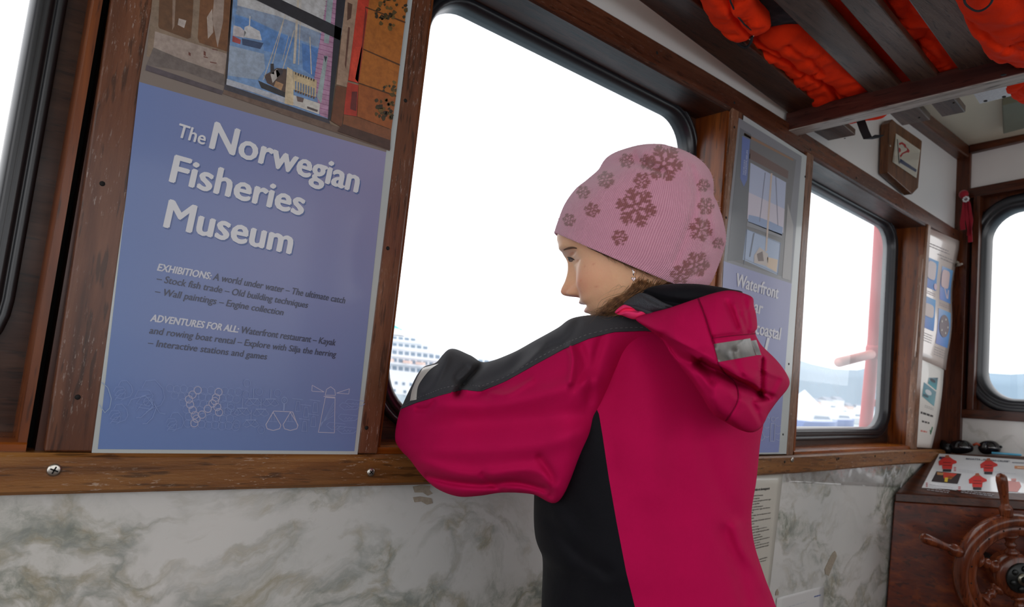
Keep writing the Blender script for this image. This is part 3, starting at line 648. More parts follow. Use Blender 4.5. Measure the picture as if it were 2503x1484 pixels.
for v_, a, b, h_, c in ((.37, .3, .78, .022, (70, 66, 66)), (.28, .38, .68, .02, (90, 86, 86)), (.175, .38, .64, .018, (216, 130, 120))): pr += greek(S, a, b, v_, h_, c, int(v_*99), .0008, 1.3)
for u_ in (.12, .8): pr += [([S(u_-.06, .22, .0008), S(u_, .16, .0008), S(u_+.02, .2, .0008), S(u_, .2, .0008)], (40, 110, 80)), ([S(u_, .26, .0008), S(u_+.05, .25, .0008), S(u_+.02, .16, .0008), S(u_-.01, .17, .0008)], (46, 120, 86))]
for k in range(2): pr += greek(S, .42, .75, .47-k*.018, .006, (170, 170, 170), 50+k)
prints('printing', pr, M['inkpaper'], sB)
# instruction sheet on the marbled panel
sC, S = sheet('instruction_sheet', PAPERG, cpx([(1815, 1600), (1862, 1600), (1914, 1158), (1800, 1158)], D-.0015), lambda u, v: .0005, 'narrow yellowed instruction sheet of small black text under the sill behind the child')
FX = lambda x, y: W(x, y, D-.0032)
tx = []
cI = lambda x, y: (1760+x/4.076, 1120+y/4.076)
K_ = (52, 48, 48)
T('Hvordan bruke et skumapparat', cI(262, 335), cI(494, 312), (1.0, -6.6), K_, .02, 0, 0, FX)
for s_, x0_, y0_, x1_, y1_ in (('- Ta med deg apparatet til brannstedet.', 262, 388, 430, 374), ('- Dra ut sikringen av apparatet.', 260, 417, 395, 404), ('- Ikke gå nærmere brannen, hold deg lavt, med vinden i ryggen.', 256, 449, 508, 415), ('Brannen kan presse deg tilbake.', 254, 477, 394, 456),
        ('- Sørg alltid for å beholde rømningsvei.', 258, 505, 428, 482), ('- Der det er mulig, ha vinden i ryggen, slik at flammene', 254, 533, 498, 497), ('blåser bort fra deg.', 250, 561, 332, 546), ('- Når du skal slukke, sikt mot flammenes røtter', 250, 591, 505, 550),
        ('og feie fram og tilbake.', 246, 621, 340, 602), ('- Hold god avstand til ilden. Du beholder kontroll over', 246, 650, 505, 604), ('hver slukkeperiode.', 246, 678, 342, 658), ('- Husk at apparatet er tomt.', 250, 706, 386, 684), ('- Ingen slukking må legge ut nærmere', 258, 735, 466, 693),
        ('enn. Dette skaper oppflamming og du ser ikke', 262, 762, 488, 716), ('- Jeg sammen brannen kjøre.', 270, 790, 405, 764), ('- hvordan ser apparatet ut brannen.', 285, 816, 424, 784), ('gass. Du skal da være sikker på at brannen er', 290, 842, 494, 794), ('- Ikke bli for nærme.', 300, 866, 400, 840), ('alltid, at du er ikke ser noe røyk', 316, 888, 488, 846), ('for på at brannen ikke blusser opp igjen.', 322, 914, 486, 872), ('- skum apparatet fjernet', 362, 1022, 470, 994), ('slukke med vann til', 372, 1046, 455, 1024)):
    T(s_, cI(x0_, y0_), cI(x1_, y1_), (.6, -3.6), K_, .01, 0, 0, FX)
prints('lettering', tx, M['inkpaper'], sC)
sD, S = sheet('small_notice', plain('white_card', (222, 222, 222), .35, coat=.4), cpx([(1890, 1570), (2010, 1530), (2014, 1432), (1899, 1462)], D-.002), lambda u, v: .0005, 'white card with blue print at the bottom edge of the marbled panel')
pr = greek(S, .1, .6, .72, .012, (180, 186, 196), 3) + greek(S, .78, .92, .78, .03, (70, 100, 170), 4, .0008, .5) + greek(S, .12, .25, .42, .06, (40, 44, 60), 6)
prints('printing', pr, M['inkpaper'], sD)
# clear film taped under the sill, and scraps of old tape
def film():
    m = N('clear_film'); tr = m.n('BsdfTransparent'); gl = m.n('BsdfGlossy'); gl.inputs['Roughness'].default_value = .08
    mx = m.n('MixShader'); mx.inputs[0].default_value = .16; m.l(tr.outputs[0], mx.inputs[1]); m.l(gl.outputs[0], mx.inputs[2]); m.l(mx.outputs[0], m.out.inputs[0]); return m.m
rr = random.Random(3)
sE, S = sheet('plastic_film', film(), cpx([(1919, 1178), (2200, 1192), (2230, 1126), (1912, 1147)], D-.003), lambda u, v: .005*(1-v)*(.5+.5*math.sin(u*19+2*v))+.003*math.sin(u*41+3*v)**2, 'wrinkled clear plastic film taped under the sill rail', 'film', 40, 6, .0003)
TP = plain('tape_residue', (170, 158, 142), .7, vary=.5, scale=180)
def scrap(pts, label, y=D-.0016):
    q = [W(*p, y) for p in pts]; o = obj('tape_scrap', bevel(mesh('tape_scrap', q+[p+Vector((0, .0012, 0)) for p in q], [tuple(range(len(q))), tuple(range(len(q)*2-1, len(q)-1, -1))]+[(i, (i+1) % len(q), len(q)+(i+1) % len(q), len(q)+i) for i in range(len(q))]), 0), TP)
    tag(o, label, 'tape', 'old tape scraps'); return o
scrap([(2018, 1404), (2016, 1392), (2030, 1362), (2036, 1352), (2041, 1347), (2044, 1352), (2046, 1360), (2034, 1388), (2026, 1408)], 'long brown tape scrap on the marbled panel near the console')
scrap([(1010, 1190), (1030, 1186), (1052, 1188), (1050, 1198), (1058, 1206), (1046, 1212), (1034, 1204), (1014, 1204)], 'flaked brown tape scrap under the sill, upper of the two beside the sleeve')
scrap([(1010, 1216), (1028, 1214), (1054, 1218), (1058, 1230), (1044, 1234), (1030, 1226), (1014, 1228)], 'flaked brown tape scrap under the sill, lower of the two beside the sleeve')
scrap([(1896, 1456), (1897, 1446), (1901, 1440), (1904, 1448), (1903, 1455)], 'tiny brown tape scrap above the white card')
# framed pennant
YF = .872
pf = empty('pennant_picture', W(2180, 460, YF)); tag(pf, 'small brown wooden plaque framing a painted red and blue pennant on the white panel', 'picture')
def putp(o): o.parent = pf; o.matrix_parent_inverse = Matrix.Translation(-Vector(pf.location)); return o
def fq(x, y, off=0): return W(1740+x/2.9096, 250+y/2.9096, YF-.018-off)
body = [fq(*p) for p in ((1250, 500), (1425, 655), (1468, 610), (1496, 275), (1470, 255), (1320, 150), (1285, 120), (1262, 150))]
b_ = putp(obj('frame', bevel(mesh('frame', body+[p+Vector((0, .024, 0)) for p in body], [tuple(range(8)), tuple(range(15, 7, -1))]+[(i, (i+1) % 8, 8+(i+1) % 8, 8+i) for i in range(8)]), .002), wood('plaque_wood', (90, 50, 26), (128, 78, 44), (150, 98, 60), 'Z', .35, .3)))
pr = [([fq(*p, .001) for p in ((1285, 425), (1455, 540), (1482, 340), (1310, 222))], (226, 218, 202)),
      ([fq(*p, .0014) for p in ((1340, 400), (1458, 480), (1452, 498), (1334, 428))], (62, 74, 110)), ([fq(*p, .0014) for p in ((1316, 260), (1322, 262), (1336, 440), (1328, 436))], (90, 92, 88)), ([fq(*p, .0016) for p in ((1308, 222), (1312, 222), (1296, 430), (1290, 430))], (190, 180, 164))]
for a in (((1330, 290), (1350, 285), (1345, 300), (1335, 305)), ((1350, 282), (1378, 300), (1385, 325), (1372, 322), (1362, 304), (1345, 296)), ((1385, 318), (1408, 345), (1400, 360), (1376, 350), (1390, 340)), ((1380, 346), (1388, 356), (1360, 368), (1342, 395), (1338, 380), (1352, 362)), ((1330, 320), (1342, 330), (1345, 350), (1332, 360))):
    pr.append(([fq(*p, .0018) for p in a], (196, 58, 66)))
putp(prints('painting', pr, M['inkpaper'], None)); putp(obj('glazing', mesh('glazing', [fq(*p, .003) for p in ((1285, 425), (1455, 540), (1482, 340), (1310, 222))], [(0, 1, 2, 3)]), M['pane'])); s_ = screw(fq(1268, 310, .0), (0, -1, 0), .003, pf); s_.matrix_parent_inverse = Matrix.Translation(-Vector(pf.location))

# ------------------------------------------------------------------ overhead rack and life jackets
ZR = 1.705
rk = empty('overhead_rack', (1.0, .65, ZR)); tag(rk, 'overhead rack of weathered wooden slats on a dark cross beam', 'rack')
def under(root):
    inv = Matrix.Translation(-Vector(root.location))
    def put(o): o.parent = root; o.matrix_parent_inverse = inv; return o
    return put
putr = under(rk)
SK = .08
def slat(y0, y1, x1, mat, x0=-.9, t=.017):
    q = [(x0, y0+SK*(x0-1.5), ZR), (x1, y0+SK*(x1-1.5), ZR), (x1, y1+SK*(x1-1.5), ZR), (x0, y1+SK*(x0-1.5), ZR)]
    return putr(slab('slat', q, (0, 0, t), mat, None, .0025))
slat(.795, .874, 1.735, M['slatdark']); slat(.618, .682, 1.735, M['slat']); slat(.543, .592, 1.73, M['slat']); slat(.440, .502, 1.66, M['slat'])
xb = 1.503
putr(slab('beam', [(xb, .878, 1.659), (xb+.042, .878, 1.659), (xb+.042, .26, 1.671), (xb, .26, 1.671)], (0, 0, .046), M['beam'], None, .002))
putr(slab('beam_lit_underside', [(xb+.001, .877, 1.6575), (xb+.041, .877, 1.6575), (xb+.041, .262, 1.6695), (xb+.001, .262, 1.6695)], (0, 0, .002), M['beamlitpale'], None, 0))  # strip colour holds light on the underside as well as worn white paint
p_ = putr(slab('metal_bracket', [onZ(2369, 214, 1.700), onZ(2395, 254, 1.700), onZ(2472, 235, 1.700), onZ(2450, 192, 1.700)], (0, 0, .004), M['alu'], None, .0006))
for px, py in ((2409, 247), (2454, 237)): nailhole(onZ(px, py, 1.6995), (0, 0, -1), .004, p_)
nh = nailhole(onZ(2453, 183, 1.6555), (0, 0, -1), .005, rk); nh.matrix_parent_inverse = Matrix.Translation(-Vector(rk.location))
for px, py in ((2170, 236), (2247, 288), (2331, 252), (2065, 338)): putr(nailhole(onZ(px, py, ZR-.0005), (0, 0, -1), .0025, None))

def fabric(name, c, rough=.75, weave=900, bump=.12, sheen=.2, sub=0., fold=.0):
    m = N(name).set(Roughness=rough, Sheen_Weight=sheen, Base_Color=rgba(c), Specular_IOR_Level=.15)
    f = m.noise(m.coords(), weave, 2); g_ = m.noise(m.coords(), 18, 5, .55, .6)
    m.l(m.mix(m.gr(g_, .3, .7, 0, .35), rgba(c), tuple(x*.75 for x in lin(c))), m.b.inputs['Base Color'])
    h = f if not fold else m.math('ADD', m.math('MULTIPLY', f, .25), m.math('MULTIPLY', g_, fold))
    m.bump(h, bump, .004 if fold else .001)
    return m.m
M['orange'] = fabric('orange_jacket_cloth', (255, 56, 14), .85, 500, .5, .0, fold=1.2)
M['lining'] = fabric('black_mesh_lining', (24, 24, 32), .8, 1200, .4)
NZ = np.random.RandomState(4)
def vnoise(P, s, seed=0):                     # smooth pseudo-noise of points (sum of rotated sines)
    r = np.random.RandomState(seed); o = np.zeros(len(P))
    for k in range(7):
        d = r.normal(size=3); d /= np.linalg.norm(d); o += np.sin(P@d*s*(.6+.25*k)+r.uniform(0, 6.28))/(1+.35*k)
    return o/3.
def puffy(name, outline, z, hb, ht, mat, parent, folds=(), seed=0, rings=30, amp=.006, plane=None):
    """cushion over an outline given as pixels on the plane z; hb, ht = how far it bulges down and up"""
    B = np.array([tuple(onZ(px, py, z)) for px, py in outline]); B = np.array(catmull(B, 12, True)); c = B.mean(0); n = len(B)
    V = []; R_ = list(np.linspace(1, .0, rings))
    for sgn, h in ((-1, hb), (1, ht)):
        for k, r in enumerate(R_):
            if sgn > 0 and k == 0: continue
            if r == 0: V.append(np.array([[c[0], c[1], z+sgn*h]])); continue
            P = c+(B-c)*r; P[:, 2] = z+sgn*h*(1-r**3.2)**.55; V.append(P)
    L = [len(x) for x in V]; off = np.cumsum([0]+L); V = np.concatenate(V); F = []
    def strip_(a, b):
        for j in range(n):
            k = (j+1) % n
            F.append((off[a]+j, off[a]+k, off[b]+k, off[b]+j) if L[b] > 1 else (off[a]+j, off[a]+k, off[b]))
    for k in range(rings-1): strip_(k, k+1)
    strip_(0, rings)
    for k in range(rings, 2*rings-2): strip_(k, k+1)
    V[:, 2] += amp*vnoise(V, 45, seed)+amp*.75*(1-2.4*np.abs(vnoise(V, 70, seed+9)))+amp*.3*(1-2.4*np.abs(vnoise(V, 160, seed+5))); V[:, :2] += (amp*.6*vnoise(V, 30, seed+1))[:, None]
    for pts, a, s_ in folds:                  # creases pressed into the underside
        q = np.array([tuple(onZ(px, py, z)) for px, py in pts])
        d = np.full(len(V), 9.)
        for i in range(len(q)-1):
            ab = q[i+1, :2]-q[i, :2]; t = np.clip(((V[:, :2]-q[i, :2])@ab)/(ab@ab), 0, 1); d = np.minimum(d, np.linalg.norm(V[:, :2]-q[i, :2]-t[:, None]*ab, axis=1))
        V[:, 2] += a*np.exp(-(d/s_)**2)
    o = obj(name, fixn(mesh(name, V, F)), mat, parent, True); return o
def jacket(label, outline, z, hb, ht, folds=(), seed=0, **kw):
    o = puffy('life_jacket', outline, z, hb, ht, M['orange'], None, folds, seed, **kw); tag(o, label, 'life jacket', 'orange life jackets stowed in the rack'); return o
ja = jacket('orange life jacket with black zip drooping at the top edge between the first two slats', [(1690, -90), (1716, 5), (1748, 62), (1790, 86), (1850, 87), (1884, 66), (1852, 26), (1838, -20), (1830, -110)], 1.712, .022, .05, [([(1776, -60), (1788, 10), (1812, 50), (1848, 84)], .012, .004), ([(1752, 66), (1800, 62)], .006, .006)], 1)
tube('zip', [onZ(px, py, 1.6905+.010*(i == 4)) for i, (px, py) in enumerate(((1776, -40), (1786, 5), (1800, 36), (1820, 60), (1848, 83)))], .0016, M['black'], ja, 6)
puffy('lining', [(1838, 58), (1836, 10), (1880, -60), (2010, -40), (2060, 60), (1990, 92), (1900, 82), (1860, 76)], 1.745, .012, .02, M['lining'], ja, (), 3, amp=.003)
tube('cord_loop', [onZ(px, py, 1.699) for px, py in catmull([(1799, 90), (1805, 108), (1822, 116), (1834, 106), (1838, 90)], 5)], .0028, M['black'], ja, 6)
jb = jacket('crumpled orange life jacket seen through the gap beside the wall slat', [(1822, 122), (1842, 96), (1885, 74), (1960, 70), (2040, 100), (2130, 170), (2150, 230), (2080, 262), (2010, 268), (1985, 252), (1930, 186), (1880, 144)], 1.728, .026, .05,
            [([(1842, 92), (1900, 112), (1945, 148)], .012, .004), ([(1855, 112), (1890, 120), (1930, 140)], .012, .005), ([(1925, 96), (1990, 130), (2010, 160)], .009, .006), ([(1945, 150), (2000, 175), (2050, 215), (2090, 235)], .016, .006), ([(1930, 180), (1990, 160)], .01, .006), ([(1960, 208), (2020, 190)], .012, .006), ([(2030, 190), (2052, 246)], .013, .005)], 2, amp=.005)
jc = jacket('orange life jacket bulging through the gap between the two middle slats', [(2120, -60), (2150, 20), (2185, 60), (2218, 92), (2290, 90), (2330, 60), (2340, -80)], 1.748, .020, .05, [([(2160, -20), (2200, 50), (2215, 90)], .01, .006)], 5)
jd = jacket('orange life jacket lying low beside the dark beam between the middle slats', [(2240, 98), (2262, 92), (2300, 100), (2350, 150), (2350, 190), (2320, 196), (2280, 160)], 1.735, .022, .04, (), 6)
je = jacket('large orange life jacket hanging over the rack edge at the top right corner', [(2328, -40), (2346, 24), (2376, 78), (2420, 134), (2462, 152), (2503, 168), (2600, 165), (2640, 40), (2620, -120), (2400, -140)], 1.690, .03, .06, [([(2360, 30), (2430, 70), (2520, 90)], .006, .008), ([(2400, 100), (2520, 60)], .005, .008)], 7)
tube('cord_loop', [onZ(px, py, 1.652) for px, py in catmull([(2358, -30), (2358, 5), (2375, 22), (2392, 27), (2410, 20), (2425, 2), (2430, -30)], 5)], .0018, M['black'], je, 6)
jf = jacket('corner of an orange life jacket below the beam at the right edge', [(2449, 196), (2466, 184), (2503, 182), (2580, 180), (2600, 250), (2540, 262), (2503, 250), (2476, 236), (2456, 216)], 1.71, .018, .04, (), 8)
jg = jacket('tip of an orange life jacket with black strap peeping out under the beam', [(2050, 290), (2075, 282), (2100, 272), (2140, 268), (2170, 274), (2160, 284), (2120, 282), (2098, 290), (2075, 300), (2058, 298)], 1.712, .012, .03, (), 9, amp=.002)
def ribbon(name, pts, w, mat, parent, wdir, th=.0015):
    R_ = []; wd_ = Vector(wdir).normalized()
    for i, p in enumerate(pts):
        p = Vector(p); t = (Vector(pts[min(i+1, len(pts)-1)])-Vector(pts[max(i-1, 0)])).normalized(); nn = t.cross(wd_).normalized()
        R_.append([p+wd_*w/2+nn*th/2, p-wd_*w/2+nn*th/2, p-wd_*w/2-nn*th/2, p+wd_*w/2-nn*th/2])
    return obj(name, loft(name, R_), mat, parent)
q0 = onX(2098, 288, 1.62); ribbon('strap', [onX(px, py, 1.62) for px, py in ((2100, 262), (2102, 290), (2112, 318), (2122, 340), (2140, 336), (2150, 330))], .022, M['black'], jg, CR)
# jacket added behind the slats, stands in for the shade in their gap
jacket('added orange life jacket filling the shaded gap between the two middle slats', [(1900, -140), (1980, 10), (2050, 100), (2130, 180), (2210, 240), (2330, 215), (2260, 120), (2180, 20), (2120, -140)], 1.750, .014, .04, (), 12, amp=.003)
# ceiling fitting
cb = slab('ceiling_box', [onZ(px, py, 1.93) for px, py in ((2449, 258), (2452, 328), (2560, 300), (2560, 232))], (0, 0, .025), plain('grey_green_fitting', (120, 122, 104), .5, vary=.3, scale=12), None, .003)
tag(cb, 'grey green square fitting on the cream ceiling at the right edge', 'fitting')

# ------------------------------------------------------------------ helm console and wheel
YC = .872
C1, C1b, C2 = W(2188, 1204, YC), W(2167, 1475, YC), W(2285, 1108, YC)
cu = Vector((math.sin(math.radians(25)), -math.cos(math.radians(25)), .098))
cn = Vector((math.cos(math.radians(25)), math.sin(math.radians(25)), 0))        # into the console
LC_ = .62
con = empty('helm_console', (C1.x, C1.y, 0)); tag(con, 'dark mahogany helm console with sloping top in the corner', 'console')
putc = under(con)
low = C1b+(C1b-C1)*1.15; low.z = 0.0
C1l = C1+(C1b-C1)*.085
sideA = [low, C1l, C2-Vector((0, 0, .022)), Vector((C2.x, C2.y, 0))]
def extr(name, pts, d, mat, bev=.002):
    n = len(pts); v = pts+[p+d for p in pts]
    return putc(obj(name, bevel(mesh(name, v, [tuple(range(n)), tuple(range(2*n-1, n-1, -1))]+[(i, (i+1) % n, n+(i+1) % n, n+i) for i in range(n)]), bev), mat))
extr('body', sideA, cu*LC_, M['console'])
topn = (C2-C1).cross(cu).normalized()
if topn.z < 0: topn = -topn
extr('top', [C1-cn*.008, C2, C2-topn*.022, C1-cn*.008-(C1-C1b).normalized()*.026], cu*LC_, M['fronth'], .003)
shelf_z = C2.z
extr('shelf', [C2-Vector((0, 0, .02)), C2+Vector((.16, 0, -.02)), C2+Vector((.16, 0, 0)), C2], cu*LC_, M['fronth'], .001)
def CT(px, py, off=.001): return onP(px, py, C1+topn*off, topn)
pc = slab('console_placard', [CT(2250, 1199), CT(2540, 1228), CT(2540, 1128), CT(2296, 1110)], topn*.0015, plain('placard_card', (232, 234, 238), .12, coat=.6), None, 0)
tag(pc, 'white laminated placard with pictures of orange survival jackets on the console top', 'placard')
ck = lambda pts: conv(2130, 1080, 3.673, pts)
pr = []
def K(L, col, *pts): pr.append(([CT(*p, .0032+.0003*L) for p in ck(pts)], col))
def coatpic(x, y, s, head=True):
    K(1, (206, 44, 38), (x-64*s, y-26*s), (x-40*s, y-44*s), (x-18*s, y-58*s), (x+18*s, y-60*s), (x+42*s, y-42*s), (x+70*s, y-28*s), (x+72*s, y-14*s), (x+40*s, y-4*s), (x+36*s, y+32*s), (x-36*s, y+30*s), (x-38*s, y+2*s), (x-60*s, y+4*s))
    K(2, (40, 34, 40), (x-32*s, y+32*s), (x+32*s, y+34*s), (x+30*s, y+52*s), (x-32*s, y+50*s)); K(2, (170, 90, 60), (x-18*s, y-52*s), (x-12*s, y-72*s), (x+12*s, y-74*s), (x+20*s, y-52*s))
    for k in range(2): K(3, (90, 24, 28), (x-30*s, y-20*s+20*k*s), (x+30*s, y-18*s+20*k*s), (x+30*s, y-14*s+20*k*s), (x-30*s, y-16*s+20*k*s))
coatpic(680, 207, 1.2); coatpic(1050, 232, 1.15); coatpic(950, 370, 1.2); K(1, (234, 170, 166), (1195, 370), (1230, 350), (1330, 360), (1345, 400), (1310, 450), (1215, 445)); K(1, (230, 168, 164), (1255, 330), (1300, 330), (1300, 352), (1255, 350))
K(1, (48, 34, 36), (585, 265), (808, 287), (772, 378), (538, 355)); K(2, (200, 60, 40), (640, 272), (770, 288), (720, 330), (650, 330)); K(2, (190, 140, 90), (590, 272), (650, 280), (640, 300), (590, 296)); K(3, (220, 190, 60), (660, 320), (690, 322), (682, 362), (655, 358)); K(2, (196, 140, 80), (690, 308), (740, 312), (715, 336), (680, 330))
K(1, (50, 52, 84), (610, 132), (662, 134), (640, 158), (605, 152)); K(2, (190, 50, 60), (625, 140), (650, 140), (640, 146)); K(1, (216, 150, 110), (1285, 215), (1420, 222), (1420, 250), (1285, 240)); K(2, (236, 200, 170), (1310, 225), (1400, 230), (1400, 240), (1310, 236))
for x, y, w in ((740, 255, 22), (780, 430, 22), (490, 395, 16)):
    for k in range(3): K(1, (190, 60, 66), (x, y-14*k), (x+w, y-14*k+2), (x+w-2, y-14*k+8), (x-2, y-14*k+6))
rg = random.Random(8)
for x0_, x1_, y, sl_ in ((785, 930, 248, .12), (785, 900, 262, .12), (520, 735, 382, .14), (515, 730, 398, .14), (512, 700, 414, .14), (500, 690, 428, .14), (810, 1100, 436, .12), (805, 1080, 450, .12), (1180, 1370, 440, .1), (1110, 1300, 268, .1)):
    x = x0_
    while x < x1_:
        w = rg.uniform(14, 40); K(1, (190, 192, 198), (x, y+(x-x0_)*sl_), (x+w, y+(x+w-x0_)*sl_), (x+w, y+(x+w-x0_)*sl_+4), (x, y+(x-x0_)*sl_+4)); x += w+7
tx = []
T('REGATTA „THERMO CRUISE“', ck([(848, 158)])[0], ck([(1240, 184)])[0], (1.2, -3.6), (70, 74, 92), .04, .1, 0, lambda x, y: CT(x, y, .0036))
tx += [([CT(*p, .0036) for p in ck([(1262, 183), (1370, 188), (1370, 193), (1262, 188)])], (110, 112, 124))]
prints('printing', pr, M['inkpaper'], pc); prints('lettering', tx, M['inkpaper'], pc)

DW = 1.80
hub = at(2481, 1405, DW)
wn = -CF; wx, wy = CR, CU
ang0 = 98
WM = wood('wheel_wood', (70, 30, 18), (118, 56, 32), (166, 92, 52), 'Z', .25, .5, .9, tone=.85)
wh = empty('ship_wheel', tuple(hub)); tag(wh, 'varnished wooden ship steering wheel with turned handles in front of the console', 'steering wheel')
putw = under(wh)
S_ = DW/FPX
def ring(name, r0, r1, h0, h1, mat, n=64, ch=.004):
    prof = [(r0+ch, h1), (r1-ch, h1), (r1, h1-ch), (r1, h0+ch), (r1-ch, h0), (r0+ch, h0), (r0, h0+ch), (r0, h1-ch)]
    R_ = [[hub+(wx*math.cos(2*math.pi*k/n)+wy*math.sin(2*math.pi*k/n))*r+wn*h for r, h in prof] for k in range(n)]
    v = [p for r in R_ for p in r]; m_ = len(prof); f = [(i*m_+j, i*m_+(j+1) % m_, ((i+1) % n)*m_+(j+1) % m_, ((i+1) % n)*m_+j) for i in range(n) for j in range(m_)]
    return putw(obj(name, fixn(mesh(name, v, f)), mat, None, True))
ring('rim', 120*S_, 148*S_, -.019, .019, WM, 72, .008); ri = ring('inner_rim', 97*S_, 123*S_, -.014, .012, WM, 72, .005)
for k in range(18):
    a = 2*math.pi*(k+.4)/18; putw(lathe('rim_pin', [(0, 0), (.0022, 0), (.0018, .0012), (0, .0016)], hub+(wx*math.cos(a)+wy*math.sin(a))*116*S_+wn*.0125, wn, M['hole'], None, 8))
for k in range(6):
    a = math.radians(ang0+60*k); d = (wx*math.cos(a)+wy*math.sin(a)).normalized()
    prof = [(.011, 40*S_), (.012, 48*S_), (.017, 54*S_), (.018, 58*S_), (.011, 63*S_), (.009, 68*S_), (.013, 72*S_), (.014, 76*S_), (.010, 80*S_), (.012, 88*S_), (.020, 95*S_), (.021, 100*S_)]
    sp = putw(lathe('spoke', prof, hub, d, WM, None, 20))
    hp = [(.016, 145*S_), (.015, 150*S_), (.0155, 156*S_), (.0165, 162*S_), (.0150, 168*S_), (.0098, 173*S_), (.0095, 180*S_), (.0105, 195*S_), (.0125, 215*S_), (.0135, 232*S_), (.0125, 242*S_), (.0085, 248*S_), (0., 251*S_)]
    putw(lathe('handle', hp, hub, d, WM, None, 20))
putw(lathe('hub', [(0, -.03), (52*S_, -.03), (54*S_, .012), (48*S_, .02), (0, .02)], hub, wn, WM, None, 40))
DK = plain('dark_hub_metal', (44, 46, 46), .4, metal=.6); GM = plain('worn_brass', (150, 150, 138), .3, metal=.9)
hp_ = putw(lathe('hub_plate', [(0, .02), (36*S_, .02), (37*S_, .023), (35*S_, .027), (0, .028)], hub, wn, DK, None, 36))
for k in range(6):
    a = math.radians(20+60*k); putw(lathe('bolt', [(0, .027), (.0075, .027), (.0075, .031), (.0055, .033), (0, .034)], hub+(wx*math.cos(a)+wy*math.sin(a))*25*S_, wn, DK, None, 12))
putw(lathe('washer', [(0, .027), (14*S_, .027), (14.5*S_, .033), (0, .034)], hub, wn, GM, None, 24)); putw(lathe('nut', [(0, .033), (9*S_, .033), (9*S_, .042), (7*S_, .044), (3*S_, .044), (3*S_, .040), (0, .040)], hub, wn, DK, None, 6, False))
putw(lathe('axle', [(.018, -.03), (.018, -((C1-hub).dot(cn)/CF.dot(cn)))], hub, wn, DK, None, 16))

# things on the shelf behind the console
def SHp(px, py, back=.05): return onP(px, py, C2+cn*back, cn)
gl_ = empty('sunglasses', tuple(SHp(2370, 1105))); tag(gl_, 'black wraparound sunglasses with dark lenses on the console shelf', 'sunglasses')
putg = under(gl_); LM = plain('dark_lens', (16, 16, 22), .08, coat=.8); FMt = plain('black_frame', (18, 18, 22), .35)
for cx_, cy_, w_, h_ in ((2350, 1093, 30, 17), (2419, 1094, 28, 17)):
    pts = [(cx_-w_, cy_+2), (cx_-w_*.8, cy_-h_*.7), (cx_-w_*.2, cy_-h_), (cx_+w_*.5, cy_-h_*.85), (cx_+w_*.95, cy_-h_*.1), (cx_+w_*.9, cy_+h_*.6), (cx_+w_*.2, cy_+h_*.95), (cx_-w_*.6, cy_+h_*.9)]
    B_ = [Vector(tuple(q)) for q in catmull([tuple(SHp(*p)) for p in pts], 4, True)]; c_ = sum(B_, Vector())/len(B_)
    rs = [[c_+(p-c_)*r-cn*(h+.018*(1-r*r)) for p in B_] for r, h in ((1, -.004), (1, 0), (.8, 0), (.5, 0), (.05, 0))]
    putg(obj('lens', loft('lens', rs), LM, None, True))
putg(tube('bridge', [SHp(2378, 1088)-cn*.006, SHp(2386, 1084)-cn*.012, SHp(2393, 1088)-cn*.006], .004, plain('orange_bridge', (170, 70, 40), .4), None, 8))
for a, b in (((2322, 1088), (2306, 1084)), ((2446, 1092), (2452, 1096))): putg(tube('temple', [SHp(*a), SHp(*b)+cn*.02, SHp(*b)+cn*.06], .004, FMt, None, 8))
putg(tube('temple_tip', [SHp(2306, 1084)+cn*.03, SHp(2312, 1096)-cn*.01, SHp(2318, 1104)], .012, FMt, None, 8))
def shelfbox(name, px, col, label, cat, back, th, extra=None):
    q = [SHp(*p, back) for p in px]; o = slab(name, q, cn*th, plain(name+'_card', col, .4), None, .0008); tag(o, label, cat); return o
bx_ = shelfbox('carton', [(2440, 1111), (2540, 1116), (2540, 1099), (2440, 1094)], (226, 224, 220), 'small white carton with an orange end on the console shelf', 'carton', .07, .03)
prints('printing', [([SHp(*p, .0685) for p in ((2483, 1112), (2540, 1115), (2540, 1100), (2483, 1097))], (226, 120, 50))]+[([SHp(x+dx, y, .0685) for dx, y in ((0, 1104), (5, 1104), (5, 1100), (0, 1100))], (206, 110, 80)) for x in (2450, 2458, 2466, 2474)], M['inkpaper'], bx_)
pn = tube('pen', [SHp(2424, 1107, .03), SHp(2560, 1117, .03)], .0035, plain('blue_pen', (96, 190, 230), .25, coat=.5), None, 10); tag(pn, 'pale blue pen lying in front of the white carton', 'pen')
# ribbon rosette and hook at the front window post
RD = fabric('red_ribbon_cloth', (150, 26, 44), .5, 700, .1)
rb_ = empty('ribbon_rosette', tuple(FW(2361, 486, .03))); tag(rb_, 'red ribbon with a small white flower hanging on the front window post', 'ribbon'); putb = under(rb_)
for pts, w_ in ((((2361, 482), (2356, 520), (2352, 545), (2354, 562)), .016), (((2361, 482), (2364, 530), (2370, 560), (2372, 592)), .014), (((2360, 478), (2368, 500), (2374, 540), (2368, 575)), .012)):
    putb(ribbon('ribbon', [FW(*p, .034) for p in pts], w_, RD, None, FU))
putb(lathe('knot', [(0, 0), (.014, .0), (.016, .006), (.008, .012), (0, .013)], FW(2357, 476, .03), FN, RD, None, 14))
WF = plain('white_petal', (220, 222, 226), .5); nrm = FN
for k in range(8):
    a = 2*math.pi*k/8; c_ = FW(2361, 487, .044); d = FU*math.cos(a)+Vector((0, 0, 1))*math.sin(a)
    putb(lathe('petal', [(0, -.001), (.0035, -.0005), (.0035, .0008), (0, .001)], c_+d*.008, FN, WF, None, 8))
putb(lathe('flower_centre', [(0, 0), (.003, .001), (0, .003)], FW(2361, 487, .045), FN, plain('grey_centre', (150, 150, 160), .5), None, 8))
hk = empty('wall_hook', tuple(FW(2342, 646, .02))); tag(hk, 'small clear plastic hook on the dark corner post', 'hook'); puth = under(hk); CLP = plain('clear_plastic', (150, 140, 128), .1, coat=.6)
